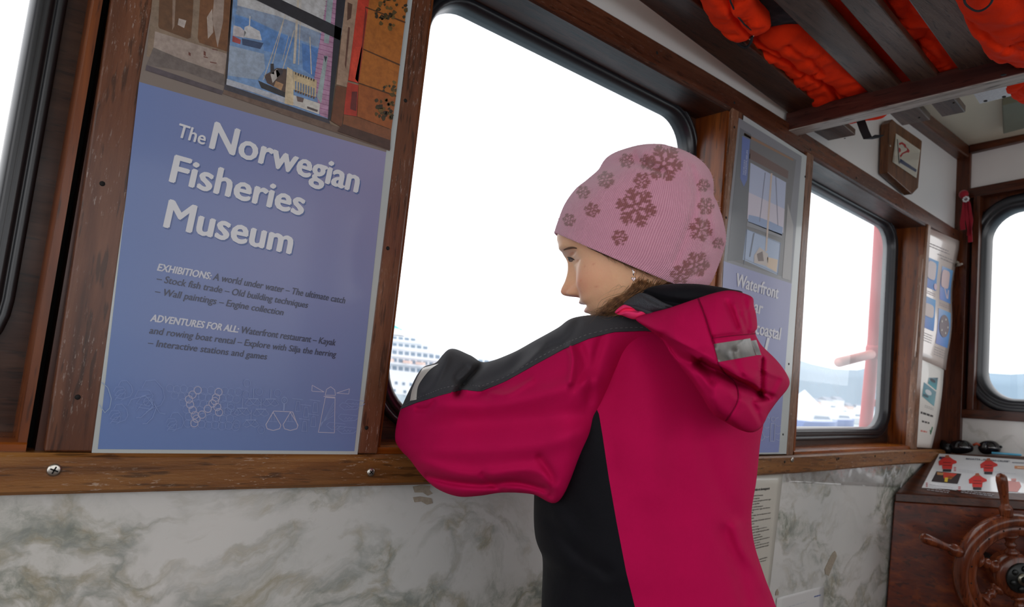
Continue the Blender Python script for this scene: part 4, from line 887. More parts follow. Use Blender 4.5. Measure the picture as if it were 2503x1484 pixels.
puth(lathe('base', [(0, 0), (.012, 0), (.011, .006), (0, .008)], FW(2337, 645, .014), FN, CLP, None, 14)); puth(tube('prong', [FW(2338, 646, .018), FW(2344, 648, .04), FW(2351, 645, .05)], [.006, .005, .004], CLP, None, 8))

# ------------------------------------------------------------------ the child at the window
girl = empty('person', (.78, .62, 0)); tag(girl, 'child in pink knitted hat and raspberry jacket with black panels leaning on the sill', 'person')
putk = under(girl)
def npv(v): return np.array(tuple(v), float)
CAMn, CRn, CUn, CFn = npv(CAM), npv(CR), npv(CU), npv(CF)
def atn(px, py, d): return CAMn + (CRn*((px-CX)/FPX) + CUn*((CY-py)/FPX) + CFn)*d
def projn(V):
    d = V-CAMn; z = d@CFn; return np.stack([CX+FPX*(d@CRn)/z, CY-FPX*(d@CUn)/z], 1), z
def smooth_noise(V, scale, seed): return vnoise(V, scale, seed)
def ridged(V, scale, seed): return 1-2*np.abs(vnoise(V, scale, seed))*1.3
def pl_dist(P, line):
    line = np.array(line, float); d = np.full(len(P), 1e9); s = np.zeros(len(P))
    for i in range(len(line)-1):
        ab = line[i+1]-line[i]; t = np.clip(((P-line[i])@ab)/(ab@ab), 0, 1); q = P-line[i]-t[:, None]*ab; dd = np.hypot(q[:, 0], q[:, 1])
        m = dd < d; d[m] = dd[m]; s[m] = (ab[0]*q[:, 1]-ab[1]*q[:, 0])[m]
    return d, np.sign(s)
def sculpt(V, folds, dirn=None, near=None):
    """press creases into cloth: each fold is (pixel polyline, depth in m, width in px, lip)"""
    P, z = projn(V)
    for line, a, w, *lip in folds:
        line = [tuple(q) for q in catmull(line, 5)] if len(line) > 2 else line
        d, s = pl_dist(P, line); g_ = np.exp(-(d/w)**2)
        if lip: g_ = g_*np.where(s*lip[0] > 0, 1., np.clip(1-d/w*1.6, 0, 1))           # one sharp side
        dv = V-CAMn; dv /= np.linalg.norm(dv, axis=1)[:, None]
        k = a*g_
        if near is not None: k = k*near
        V += dv*k[:, None]
    return V
def resample(pts, n):
    P = np.array(catmull(pts, 12)); s = np.concatenate([[0], np.cumsum(np.linalg.norm(np.diff(P, axis=0), axis=1))]); t = np.linspace(0, s[-1], n)
    return np.stack([np.interp(t, s, P[:, k]) for k in range(P.shape[1])], 1)
def grid_mesh(name, V, nu, nv, closed=True, caps=True):
    """V: nv rings of nu points"""
    F = [(i*nu+j, i*nu+(j+1) % nu, (i+1)*nu+(j+1) % nu, (i+1)*nu+j) for i in range(nv-1) for j in range(nu if closed else nu-1)]
    if caps: F += [tuple(range(nu))[::-1], tuple((nv-1)*nu+j for j in range(nu))]
    return fixn(mesh(name, V, F))
def colour(me, C):
    a = me.color_attributes.new('ink', 'FLOAT_COLOR', 'POINT'); a.data.foreach_set('color', np.concatenate([C, np.ones((len(C), 1))], 1).ravel())
def uvset(me, U):
    a = me.attributes.new('wrap', 'FLOAT_VECTOR', 'POINT'); a.data.foreach_set('vector', np.concatenate([U, np.zeros((len(U), 1))], 1).ravel())

# --- head
phi, th = math.radians(13), math.radians(20)
f0 = -CRn*math.cos(phi)+CFn*math.sin(phi); l0 = -CFn*math.cos(phi)-CRn*math.sin(phi)
hf = f0*math.cos(th)-CUn*math.sin(th); hu = CUn*math.cos(th)+f0*math.sin(th); hl = l0
HO = atn(1546, 609, .86)
def HL3(x, y, z): return HO+hf*x+hl*y+hu*z
_ic = {}
def interp(tab, z):                               # smooth curve through a table
    k = id(tab)
    if k not in _ic: _ic[k] = np.array(catmull(tab, 12))
    return np.interp(z, _ic[k][:, 0], _ic[k][:, 1])
XF = [(-.100, .030), (-.090, .060), (-.084, .071), (-.078, .0765), (-.070, .0775), (-.062, .0755), (-.055, .0775), (-.047, .0785), (-.040, .081), (-.033, .0800), (-.02, .0775), (-.005, .0755), (.010, .0765), (.018, .0785), (.026, .0825), (.034, .0845), (.045, .0845), (.055, .078), (.065, .068), (.08, .05), (.095, .03), (.105, .012), (.11, .001)]
XBK = [(-.100, .045), (-.06, .055), (-.03, .072), (0, .086), (.03, .091), (.06, .078), (.08, .06), (.095, .035), (.105, .012), (.11, .001)]
WD = [(-.100, .022), (-.090, .034), (-.08, .043), (-.07, .050), (-.055, .057), (-.04, .0625), (-.02, .067), (0, .0695), (.03, .070), (.06, .062), (.08, .048), (.095, .028), (.105, .01), (.11, .001)]
NR = [(-.042, 0), (-.037, .002), (-.033, .007), (-.029, .0155), (-.0245, .0235), (-.020, .0265), (-.0155, .0250), (-.008, .0185), (.002, .0115), (.012, .0065), (.022, .0035), (.03, 0)]
NW = [(-.035, .010), (-.022, .0105), (-.01, .0085), (.01, .007), (.03, .008)]
zs = np.concatenate([np.linspace(-.100, -.086, 8), np.linspace(-.085, .04, 150), np.linspace(.042, .11, 36)]); NA = 220
al = np.linspace(-math.pi, math.pi, NA, endpoint=False); al = al - .45*np.sin(al)*.9   # denser at the face
Vh = []
for z in zs:
    xf, xb_, w = interp(XF, z), interp(XBK, z), interp(WD, z)
    ca, sa = np.cos(al), np.sin(al); e = np.where(ca > 0, 2/2.35, 1.)
    x = np.where(ca > 0, xf, xb_)*np.sign(ca)*np.abs(ca)**e; y = w*np.sign(sa)*np.abs(sa)**e
    fr = np.clip(x/.05, 0, 1)**2
    ay = np.abs(y); g2 = lambda cy, cz, sy, sz: np.exp(-((ay-cy)/sy)**2-((z-cz)/sz)**2)
    x = x + fr*(interp(NR, z)*np.exp(-(y/interp(NW, z))**2) + .010*g2(.0125, -.0255, .0055, .006) - .004*g2(.007, -.033, .004, .0025)
        + .0055*np.exp(-(y/.019)**2)*(np.exp(-((z+.0415)/.0042)**2)+1.15*np.exp(-((z+.0535)/.0046)**2)) - .0035*np.exp(-(y/.022)**2)*np.exp(-((z+.0473)/.0019)**2)
        - .0012*np.exp(-(y/.003)**2-((z+.036)/.003)**2) + .006*np.exp(-(y/.016)**2-((z+.074)/.010)**2)
        - .0095*g2(.030, .012, .014, .0095) + .0055*g2(.031, .0125, .011, .0065) - .0022*g2(.031, .0175, .013, .0016) - .0016*g2(.031, .0065, .012, .0014)
        + .0035*g2(.028, .030, .020, .006) + .0075*g2(.040, -.020, .018, .017) + .004*g2(.036, -.045, .016, .014))
    y = y*(1+.05*np.exp(-((z+.022)/.02)**2)*fr)
    Vh.append(np.stack([x, y, np.full(NA, z)], 1))
Vh = np.concatenate(Vh); Vw = HO+Vh[:, :1]*hf+Vh[:, 1:2]*hl+Vh[:, 2:]*hu
def skin():
    m = N('skin').set(Roughness=.46, Subsurface_Weight=.25, Subsurface_Scale=.006, Specular_IOR_Level=.4); m.b.inputs['Subsurface Radius'].default_value = (1., .35, .18)
    a = m.n('Attribute'); a.attribute_name = 'ink'; f = m.noise(m.coords(), 260, 5, .6)
    m.l(m.mix(m.gr(f, .35, .7, 0, .12), a.outputs['Color'], m.mix(1., a.outputs['Color'], (.8, .5, .42), 'MULTIPLY')), m.b.inputs['Base Color']); m.bump(f, .06, .0006); return m.m
SKIN = skin()
base = np.array(lin((252, 200, 160))); C = np.tile(base, (len(Vh), 1))
def tint(c, m): 
    global C
    C = C*(1-m[:, None])+np.array(lin(c))*m[:, None]
X, Yh, Zh = Vh.T; fr = (X > .03)
tint((232, 150, 124), .55*np.exp(-((np.abs(Yh)-.042)/.02)**2-((Zh+.02)/.018)**2)*fr); tint((226, 140, 118), .5*np.exp(-(Yh/.014)**2-((Zh+.024)/.008)**2)*fr)
tint((190, 92, 90), .95*np.exp(-(Yh/.0195)**4)*np.exp(-((Zh+.0475)/.0085)**4)*(X > .06)); tint((120, 50, 52), .8*np.exp(-(Yh/.021)**4)*np.exp(-((Zh+.0473)/.0013)**2)*(X > .06))
tint((150, 70, 60), .7*np.exp(-((np.abs(Yh)-.0065)/.004)**2-((Zh+.0325)/.0022)**2)*fr)
for yy, zz in ((.052, -.004), (.047, -.018), (.060, -.006), (.056, -.032), (.040, -.03)): tint((216, 120, 98), .5*np.exp(-((Yh-yy)/.0009)**2-((Zh-zz)/.0012)**2)*fr)
me = grid_mesh('head', Vw, NA, len(zs)); colour(me, C); head = putk(obj('head', me, SKIN, None, True))
EYW = plain('eye_white', (150, 140, 134), .15, coat=.5); IRS = plain('dark_iris', (36, 24, 20), .5); LSH = plain('dark_lash', (36, 26, 22), .6)
for s_ in (1, -1):
    c_ = HL3(.0520, s_*.0295, .0112); ax = hf*.97+hl*s_*.1-hu*.1
    ey = lathe('eye', [(0, -.0105)]+[(.0105*math.sin(t), -.0105*math.cos(t)) for t in np.linspace(.2, 2.5, 14)]+[(.0105*math.sin(2.5), .0085)], c_, ax, EYW, None, 24); putk(ey)
    putk(lathe('iris', [(0, .0107), (.0035, .0104), (.0068, .0082), (.0070, .0078), (0, .0076)], Vector(c_), ax, IRS, None, 20))
# ear with lobe, earring, neck
er = []
for k in range(22):
    a = 2*math.pi*k/22; er.append((-.004+.014*math.sin(a)*(1+.25*math.cos(a)), .002+.027*math.cos(a)))
ring_ = lambda off, s: [HL3(.0+(-.004+(x+.004)*s), .0655+off, z*s) for x, z in er]
oe = putk(obj('ear', loft('ear', [ring_(-.006, 1.), ring_(.004, 1.), ring_(.008, .93), ring_(.006, .8), ring_(.002, .6), ring_(.003, .1)]), SKIN, None, True)); colour(oe.data, np.tile(np.array(lin((232, 168, 136))), (len(oe.data.vertices), 1)))
nk = [HL3(-.012-.0*t, 0, -.06) + (atn(1600, 830, .86)-HL3(-.012, 0, -.06))*t for t in np.linspace(0, 1, 6)]
on = putk(tube('neck', [tuple(p) for p in nk], [.046, .045, .045, .047, .05, .055], SKIN, None, 28)); colour(on.data, np.tile(base*.95, (len(on.data.vertices), 1)))
SIL = plain('silver', (226, 220, 220), .15, metal=1.)
ea = tube('earring', [tuple(atn(px, py, .775)) for px, py in ((1546, 657), (1547, 664), (1549, 668), (1551, 666), (1549, 662), (1547.5, 667), (1549, 674))], .0006, SIL, None, 6); putk(ea)
hrt = []
for k in range(26):
    t = 2*math.pi*k/26; hrt.append((1548.5+.40*16*math.sin(t)**3, 682.5-.44*(13*math.cos(t)-5*math.cos(2*t)-2*math.cos(3*t)-math.cos(4*t))))
hp2 = lambda s, d: [Vector(atn(1548.5+(x-1548.5)*s, 682+(y-682)*s, d)) for x, y in hrt]
oh = putk(obj('earring_heart', loft('earring_heart', [hp2(.8, .7765), hp2(1, .776), hp2(1, .7745), hp2(.85, .7735), hp2(.62, .7742), hp2(.5, .7742)]), SIL, None, False))
putk(obj('earring_stone', loft('earring_stone', [hp2(.55, .7745), hp2(.5, .7736), hp2(.2, .7732)]), plain('pink_stone', (222, 180, 186), .1, coat=1.), None, False))

# --- knitted hat
front = [(1355, 567), (1364, 538), (1379, 498), (1405, 462), (1436, 439), (1464, 416), (1481, 391), (1504, 378), (1541, 370), (1572, 371), (1586, 376)]
back = [(1703, 699), (1728, 684), (1742, 657), (1760, 612), (1767, 583), (1760, 545), (1746, 508), (1735, 488), (1733, 459), (1722, 433), (1702, 412), (1674, 398), (1645, 383), (1622, 366), (1604, 361)]
NRG, NHA = 150, 360
Fp, Bp = resample(front, NRG), resample(back, NRG)
t_ = np.linspace(0, 1, NRG); dep = .86-.004*np.sin(t_*3)
half = np.interp(t_, [0, .12, .35, .6, .8, .92, 1], [.083, .0885, .094, .088, .070, .046, .022])
aa = np.linspace(0, 2*math.pi, NHA, endpoint=False); Vt = []; Ut = []
for i in range(NRG):
    a, b = atn(*Fp[i], dep[i]), atn(*Bp[i], dep[i]); c = (a+b)/2; A_ = (a-c); vdir = CFn-CUn*(-.10*(1-t_[i]))-0*CRn
    n_ = 2.15; ca, sa = np.cos(aa), np.sin(aa); ca, sa = np.sign(ca)*np.abs(ca)**(2/n_), np.sign(sa)*np.abs(sa)**(2/n_)
    drop = -(.0165-.005*np.cos(aa))*(1-t_[i])**2*np.maximum(0, np.sin(aa))**.8                       # near brim dips a little
    Vt.append(c+ca[:, None]*A_-sa[:, None]*CFn*half[i]+drop[:, None]*CUn); Ut.append(np.stack([aa/(2*math.pi), np.full(NHA, t_[i])], 1))
Vt = np.concatenate(Vt); Ut = np.concatenate(Ut)
T2 = Ut[:, 1]
cn_ = Vt.reshape(NRG, NHA, 3).mean(1).repeat(NHA, 0); nd = Vt-cn_; nd /= np.linalg.norm(nd, axis=1)[:, None]
Vt += nd*(.0022*vnoise(Vt, 42, 21)*np.clip(T2*3, .15, 1)+.0016*vnoise(Vt, 95, 22)*np.clip(T2*2-.5, 0, 1))[:, None]
Vt = sculpt(Vt, [([(1462, 415), (1520, 396), (1580, 398)], .006, 14), ([(1556, 372), (1566, 398), (1620, 420)], .007, 9), ([(1690, 410), (1702, 470), (1690, 540), (1650, 640)], .0045, 9), ([(1735, 470), (1728, 540), (1738, 600)], .006, 12), ([(1756, 600), (1742, 640), (1700, 670)], .004, 12)])
P, _ = projn(Vt); near = (np.sin(Ut[:, 0]*2*math.pi) > 0)
mask = np.zeros(len(Vt)); rf = random.Random(3)
flakes = [(1623, 399, 46, 8), (1555, 507, 50, 12), (1569, 442, 22, 5), (1481, 439, 22, 20), (1425, 470, 17, 0), (1447, 513, 20, 15), (1391, 538, 17, 8), (1515, 581, 21, 0), (1532, 393, 19, 10), (1725, 504, 22, 0), (1719, 453, 17, 8), (1713, 561, 30, 15), (1702, 646, 33, 5), (1663, 670, 26, 0), (1755, 595, 15, 9), (1583, 396, 20, 15)]
def flake_mask(Q, r):
    d, a = np.hypot(Q[:, 0], Q[:, 1]), np.arctan2(Q[:, 1], Q[:, 0]); k = (a+math.pi/6) % (math.pi/3)-math.pi/6
    u, v = d*np.cos(k), np.abs(d*np.sin(k)); w = r*.09
    m = (u < r) & (v < w) & (d > r*.1)
    for s_, l_ in ((.45, .34), (.72, .24)): m |= (np.abs((u-s_*r)-v*.7) < w*1.1) & (v < l_*r)
    return m
for x, y, r, ro in flakes:
    c, s = math.cos(math.radians(ro)), math.sin(math.radians(ro)); q = (P-np.array([x, y]))@np.array([[c, -s], [s, c]]); mask = np.maximum(mask, (near & flake_mask(q, r)).astype(float))
for k in range(14):                              # flakes on the far side of the hat
    x, y, r = rf.uniform(1400, 1720), rf.uniform(400, 640), rf.uniform(16, 40); mask = np.maximum(mask, ((~near) & flake_mask(P-np.array([x, y]), r)).astype(float))
Ch = np.array(lin((236, 176, 196)))[None]*(1-mask[:, None])+np.array(lin((168, 112, 112)))[None]*mask[:, None]
def knit():
    m = N('ribbed_knit').set(Roughness=.9, Sheen_Weight=.5, Sheen_Roughness=.4, Specular_IOR_Level=.15)
    a = m.n('Attribute'); a.attribute_name = 'ink'; w = m.n('Attribute'); w.attribute_name = 'wrap'; sx = m.n('SeparateXYZ'); m.l(w.outputs['Vector'], sx.inputs[0])
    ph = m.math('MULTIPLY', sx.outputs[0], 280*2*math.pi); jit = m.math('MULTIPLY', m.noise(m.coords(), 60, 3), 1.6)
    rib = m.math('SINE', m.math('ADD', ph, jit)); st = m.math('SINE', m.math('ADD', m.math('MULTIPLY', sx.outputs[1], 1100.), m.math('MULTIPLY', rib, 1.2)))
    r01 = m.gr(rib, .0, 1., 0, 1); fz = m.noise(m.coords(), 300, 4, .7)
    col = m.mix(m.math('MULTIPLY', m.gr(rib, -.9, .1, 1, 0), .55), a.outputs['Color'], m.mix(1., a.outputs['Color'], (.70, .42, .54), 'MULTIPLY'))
    col = m.mix(m.gr(fz, .68, .78, 0, .5), col, (.85, .7, .76)); m.l(col, m.b.inputs['Base Color'])
    h = m.math('ADD', m.math('ADD', rib, m.math('MULTIPLY', st, .35)), m.math('MULTIPLY', fz, 1.2)); m.bump(h, .55, .0012); return m.m
inner = Vt[:NHA].copy(); ci = inner.mean(0); 
Vt2 = np.concatenate([ci+(inner-ci)*.94+CUn*.02, ci+(inner-ci)*.955-CUn*.0, Vt]); Ut2 = np.concatenate([Ut[:NHA]]*2+[Ut]); Ch2 = np.concatenate([Ch[:NHA]]*2+[Ch])
me = grid_mesh('knitted_hat', Vt2, NHA, NRG+2, True, False)
bm = bmesh.new(); bm.from_mesh(me); bm.verts.ensure_lookup_table(); bm.faces.new([bm.verts[(NRG+1)*NHA+j] for j in range(NHA)]); bmesh.ops.recalc_face_normals(bm, faces=bm.faces); bm.to_mesh(me); bm.free()
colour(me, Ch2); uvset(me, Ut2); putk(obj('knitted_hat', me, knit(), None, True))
# fuzz along the hat outline
FZ = plain('wool_fuzz', (236, 190, 206), .9); fv, ff = [], []; rz = np.random.RandomState(2)
for i in rz.choice(len(Vt), 2600, replace=False):
    p = Vt[i]; d = nd[i]+rz.normal(size=3)*.7; d /= np.linalg.norm(d); L = rz.uniform(.001, .0035); s = np.cross(d, CFn); s /= max(1e-6, np.linalg.norm(s)); s *= .00012
    k = len(fv); fv += [p-s, p+s, p+d*L+rz.normal(size=3)*.0006]; ff.append((k, k+1, k+2))
fz_ = putk(obj('wool_fuzz', mesh('wool_fuzz', fv, ff), FZ)); fz_['kind'] = 'stuff'

# --- hair: many fine strands
def hairmat():
    m = N('brown_hair').set(Roughness=.38, Specular_IOR_Level=.5, Anisotropic=.5); f = m.noise(m.coords((1, 1, 1)), 140, 3)
    m.l(m.ramp(f, [(.3, lin((82, 54, 36))), (.52, lin((146, 102, 66))), (.72, lin((196, 150, 104)))]), m.b.inputs['Base Color']); return m.m
HAIR = hairmat(); hv, hfc = [], []; rh = np.random.RandomState(7)
def strand(pts, w):
    P_ = np.array(catmull(pts, 5)); n = len(P_); k = len(hv)
    for i, p in enumerate(P_):
        t = P_[min(i+1, n-1)]-P_[max(i-1, 0)]; s = np.cross(t, CFn); s /= max(1e-9, np.linalg.norm(s)); ww = w*min(1., .25+3.*i/(n-1))*(1-.75*i/(n-1)); hv.extend([p-s*ww, p+s*ww, p-CFn*ww*.9])
    for i in range(n-1):
        for a, b in ((0, 1), (1, 2), (2, 0)): hfc.append((k+i*3+a, k+i*3+b, k+(i+1)*3+b, k+(i+1)*3+a))
for _ in range(1100):                              # mass from behind the ear, forward over the collar
    u = rh.uniform(0, 1); j = rh.normal(size=8)
    x0, y0 = 1568+118*u+j[0]*4, 656+44*u-6; x1, y1 = 1552+62*u+j[1]*8, 704+14*u+j[2]*3; x2, y2 = 1500+60*u+j[3]*12, 742+14*u+j[4]*6; x3, y3 = 1462+60*u+j[5]*15, 772+12*u+j[6]*8
    d0 = .805-.005*abs(j[7]); strand([atn(x0, y0, d0+.01), atn(x1, y1, d0-.004), atn(x2, y2, d0-.006), atn(x3, y3, d0+.012)], .00032)
for _ in range(170):                              # temple hair under the brim
    u = rh.uniform(0, 1); x0 = 1432+112*u; y0 = 600+.43*(x0-1432)-4; j = rh.normal(size=5)
    zz = np.array([atn(x0, y0, .795-.012*u+.022*(1-u)), atn(x0+24+j[0]*5, y0+14+j[1]*1.5, .790-.010*u+.016*(1-u)), atn(x0+62+j[2]*9, y0+30+abs(j[3])*4, .788-.006*u+.008*(1-u))]); strand(zz, .00035)
for _ in range(34):                               # loose flyaways over the cheek
    x0, y0 = rh.uniform(1500, 1560), rh.uniform(700, 750); a = rh.uniform(-.5, .5); L = rh.uniform(25, 70)
    b = rh.normal(size=4); strand([atn(x0, y0, .789), atn(x0-L*.35, y0+L*.15+8*b[0], .785), atn(x0-L*.7, y0+L*.35+12*a+5*b[1], .786), atn(x0-L, y0+L*.6+16*a+6*b[2], .796)], .00011)
for _ in range(0):
    x0, y0 = rh.uniform(1450, 1530), 0; y0 = 606+.43*(x0-1432)+6; strand([atn(x0, y0, .79), atn(x0+10, y0+14+rh.uniform(0, 8), .785), atn(x0+36, y0+20+rh.uniform(-4, 8), .782), atn(x0+70, y0+26+rh.uniform(-8, 8), .785)], .00016)
hr_ = putk(obj('hair', mesh('hair', hv, hfc), HAIR, None, True)); hr_['kind'] = 'stuff'
# dark under-mass behind the strands
um = [(1566, 652), (1600, 668), (1668, 700), (1690, 712), (1640, 730), (1560, 756), (1510, 785), (1480, 792), (1492, 768), (1536, 732), (1562, 700)]
B_ = np.array(catmull([tuple(atn(x, y, .815)) for x, y in um], 5, True)); c_ = B_.mean(0)
rs = [[c_+(p-c_)*r+CFn*(.02*r*r-.012) for p in B_] for r in (1., .85, .6, .3, .02)]; rs = [[p+CFn*.03 for p in B_]]+rs
putk(obj('hair_mass', loft('hair_mass', rs), HAIR, None, True))

# --- jacket
PINK, BLK = lin((192, 9, 80)), lin((66, 66, 70))
def cloth(name, c, rough=.8, sheen=.0, spec=.12):
    m = N(name).set(Roughness=rough, Sheen_Weight=sheen, Specular_IOR_Level=spec); f = m.noise(m.coords(), 1400, 2); g_ = m.noise(m.coords(), 22, 5, .5, .8)
    m.l(m.mix(m.gr(g_, .3, .7, 0, .18), (*c, 1), tuple(x*.7 for x in c)), m.b.inputs['Base Color'])
    m.bump(m.math('ADD', m.math('MULTIPLY', f, .18), g_), .28, .004); return m.m
JP = cloth('raspberry_shell_fabric', PINK); JB = cloth('black_shell_fabric', BLK, .8, .05); JD = cloth('dark_side_panel_fabric', lin((16, 16, 22)), .7, .03, .15)
def body_loft(spec, nrings, narc, arcs, folds, noise=(.004, 16, 5, .0012, 20), shape=2.2, name='cloth'):
    """spec rows: (px a, px b, depth a, depth b, half thickness, extra...) ; arcs: list of functions row->(angle0, angle1)"""
    S2 = np.array([list(r) for r in spec], float); R_ = resample(S2, nrings) if False else None
    t = np.linspace(0, len(S2)-1, nrings); cat = np.array(catmull(S2, 10)); tt = np.linspace(0, len(S2)-1, len(cat)); R_ = np.stack([np.interp(t, tt, cat[:, k]) for k in range(S2.shape[1])], 1)
    out = []
    for a0f, a1f in arcs:
        V = []
        for r in R_:
            a, b = atn(r[0], r[1], r[4]), atn(r[2], r[3], r[5]); c = (a+b)/2; A_ = a-c
            ang = np.linspace(a0f(r), a1f(r), narc); ca, sa = np.cos(ang), np.sin(ang); ca, sa = np.sign(ca)*np.abs(ca)**(2/shape), np.sign(sa)*np.abs(sa)**(2/shape)
            V.append(c+ca[:, None]*A_-sa[:, None]*CFn*r[6])
        V = np.concatenate(V); dv = V-CAMn; dv /= np.linalg.norm(dv, axis=1)[:, None]
        V = V+dv*(noise[0]*vnoise(V, noise[1], noise[2])-noise[3]*ridged(V, noise[4], noise[2]+3))[:, None]
        V = sculpt(V, folds); out.append(V)
    return out
# torso: rings from the collar down; a = left edge, b = right edge
torso = [(1560, 772, 1700, 752, .85, .89, .012), (1520, 772, 1750, 770, .845, .90, .04), (1452, 806, 1818, 835, .85, .91, .074), (1392, 872, 1850, 920, .86, .92, .112), (1346, 960, 1847, 1010, .865, .92, .130), (1322, 1050, 1838, 1062, .87, .92, .135), (1312, 1130, 1829, 1146, .88, .915, .137),
         (1306, 1210, 1817, 1225, .885, .91, .138), (1307, 1303, 1824, 1298, .885, .91, .138), (1326, 1365, 1849, 1379, .885, .915, .138), (1324, 1484, 1886, 1484, .88, .92, .140), (1318, 1640, 1910, 1640, .88, .93, .145), (1310, 1820, 1930, 1820, .88, .94, .15)]
tf = [([(1797, 1290), (1812, 1340), (1850, 1390), (1872, 1440)], -.010, 16), ([(1770, 1300), (1800, 1370), (1830, 1484)], .008, 18), ([(1640, 1080), (1650, 1250), (1640, 1484)], .006, 40), ([(1560, 850), (1600, 1000), (1600, 1200)], -.006, 45), ([(1500, 900), (1490, 1000), (1500, 1150)], .004, 30), ([(1720, 1080), (1760, 1200), (1800, 1260)], .005, 25),
      ([(1380, 1230), (1420, 1300), (1400, 1484)], .006, 30), ([(1330, 1260), (1400, 1340), (1480, 1400)], .005, 18)]
side = [(1415, 800), (1424, 900), (1440, 960), (1464, 1012), (1472, 1059), (1488, 1167), (1507, 1276), (1531, 1400), (1552, 1484), (1600, 1640), (1650, 1820)]
def crossing(r, fn, shape=2.2, lo=.01, hi=2.9):
    """angle on a ring where its near side crosses a border drawn over the cloth"""
    a, b = atn(r[0], r[1], r[4]), atn(r[2], r[3], r[5]); c = (a+b)/2; ang = np.linspace(lo, hi, 400); ca, sa = np.cos(ang), np.sin(ang)
    ca, sa = np.sign(ca)*np.abs(ca)**(2/shape), np.sign(sa)*np.abs(sa)**(2/shape)
    P_, _ = projn(c+ca[:, None]*(a-c)-sa[:, None]*CFn*r[6]); v = fn(P_); k = np.argmax(v > 0)
    if v[k] <= 0: return lo
    return float(ang[k] if k == 0 else ang[k-1]+(ang[k]-ang[k-1])*(-v[k-1]/(v[k]-v[k-1])))
def side_angle(r): return crossing(r, lambda P_: P_[:, 0]-np.interp(P_[:, 1], [p[1] for p in side], [p[0] for p in side]))
Vb, Vd = body_loft(torso, 170, 150, [(side_angle, lambda r: math.pi*1.35), (lambda r: -math.pi*.65, side_angle)], tf)
putk(obj('jacket_back', grid_mesh('jacket_back', Vb, 150, 170, False, False), JP, None, True)); putk(obj('jacket_side_panel', grid_mesh('jacket_side_panel', Vd, 150, 170, False, False), JD, None, True))
# sleeve: a = top outline, b = bottom outline, q = where the black yoke ends
sl = [(1620, 800, 1530, 985, .82, .92, .035, .10), (1548, 766, 1492, 1000, .82, .885, .050, .17), (1472, 768, 1466, 1016, .822, .842, .062, .18), (1402, 777, 1408, 1130, .825, .826, .072, .19), (1363, 802, 1360, 1221, .83, .82, .074, .145), (1309, 832, 1300, 1202, .85, .84, .075, .155), (1250, 864, 1230, 1198, .872, .86, .074, .2),
      (1184, 886, 1174, 1206, .895, .88, .072, .215), (1147, 868, 1122, 1208, .91, .895, .072, .245), (1100, 853, 1072, 1190, .928, .912, .070, .33), (1066, 886, 1036, 1158, .945, .93, .066, .34), (1032, 900, 1006, 1120, .962, .95, .058, .38), (1006, 945, 985, 1100, .972, .965, .045, .33), (985, 990, 970, 1078, .98, .975, .028, .06), (976, 1015, 969, 1050, .982, .98, .010, .03)]
sf = [([(1182, 884), (1165, 905), (1136, 936), (1120, 960)], .032, 9), ([(1095, 858), (1086, 890), (1060, 940), (1040, 960)], -.012, 12), ([(1140, 900), (1118, 925), (1150, 945)], .008, 10), ([(1290, 845), (1250, 905), (1190, 950)], .010, 16), ([(1330, 845), (1270, 900), (1180, 945), (1130, 950)], -.008, 9), ([(1410, 790), (1380, 835), (1330, 850)], .008, 12),
      ([(1392, 843), (1400, 880), (1394, 932)], -.010, 9), ([(1420, 850), (1430, 900), (1400, 950)], .007, 12), ([(1045, 1165), (1100, 1178), (1180, 1186), (1260, 1180), (1330, 1196)], .014, 9), ([(1030, 1130), (1150, 1160), (1300, 1150), (1350, 1190)], -.008, 14), ([(990, 1060), (1100, 1040), (1250, 1030), (1430, 1010)], .009, 26), ([(1000, 1100), (1150, 1100), (1300, 1090), (1420, 1060)], -.007, 24),
      ([(1060, 985), (1200, 985), (1330, 960), (1450, 930)], -.010, 22), ([(1020, 1000), (1045, 1000), (1060, 985)], .008, 7), ([(1320, 1120), (1350, 1170), (1345, 1210)], .008, 10), ([(1470, 830), (1450, 900), (1440, 980)], .006, 12), ([(1180, 1160), (1210, 1190), (1230, 1200)], .007, 8), ([(1200, 960), (1240, 965), (1300, 930)], -.006, 7)]
yk = [(940, 1010), (984, 997), (1017, 983), (1080, 964), (1130, 951), (1174, 955), (1233, 932), (1309, 889), (1380, 851), (1439, 826), (1499, 810), (1575, 807), (1650, 815)]
def yoke(r): return crossing(r, lambda P_: P_[:, 1]-np.interp(P_[:, 0], [p[0] for p in yk], [p[1] for p in yk]))
Vp, Vk = body_loft(sl, 240, 150, [(yoke, lambda r: math.pi*1.3), (lambda r: -math.pi*.7, yoke)], sf, (.0035, 20, 9, .003, 24), 2.2)
putk(obj('sleeve', grid_mesh('sleeve', Vp, 150, 240, False, False), JP, None, True)); putk(obj('shoulder_panel', grid_mesh('shoulder_panel', Vk, 150, 240, False, False), JB, None, True))
bd = Vk.reshape(240, 150, 3)[:, -1]; putk(tube('yoke_seam', [tuple(p-CFn*.0008) for p in bd[::3]], .0011, JB, None, 6))
bd2 = Vk.reshape(240, 150, 3)[:, -5]; stv, stf = [], []
for i in range(10, 232, 3):                        # stitching just above the seam
    p, q = bd2[i]-CFn*.0011, bd2[i+2]*.75+bd2[i]*.25-CFn*.0011; k = len(stv); stv += [p-CUn*.0004, p+CUn*.0004, q+CUn*.0004, q-CUn*.0004]; stf.append((k, k+1, k+2, k+3))
stt = putk(obj('stitching', mesh('stitching', stv, stf), plain('grey_thread', (96, 96, 98), .7))); stt['kind'] = 'stuff'
# armhole seam and back seam
for nm, line, dd in (('armhole_seam', [(1470, 826), (1476, 880), (1472, 960), (1465, 1016)], .733),):
    pass
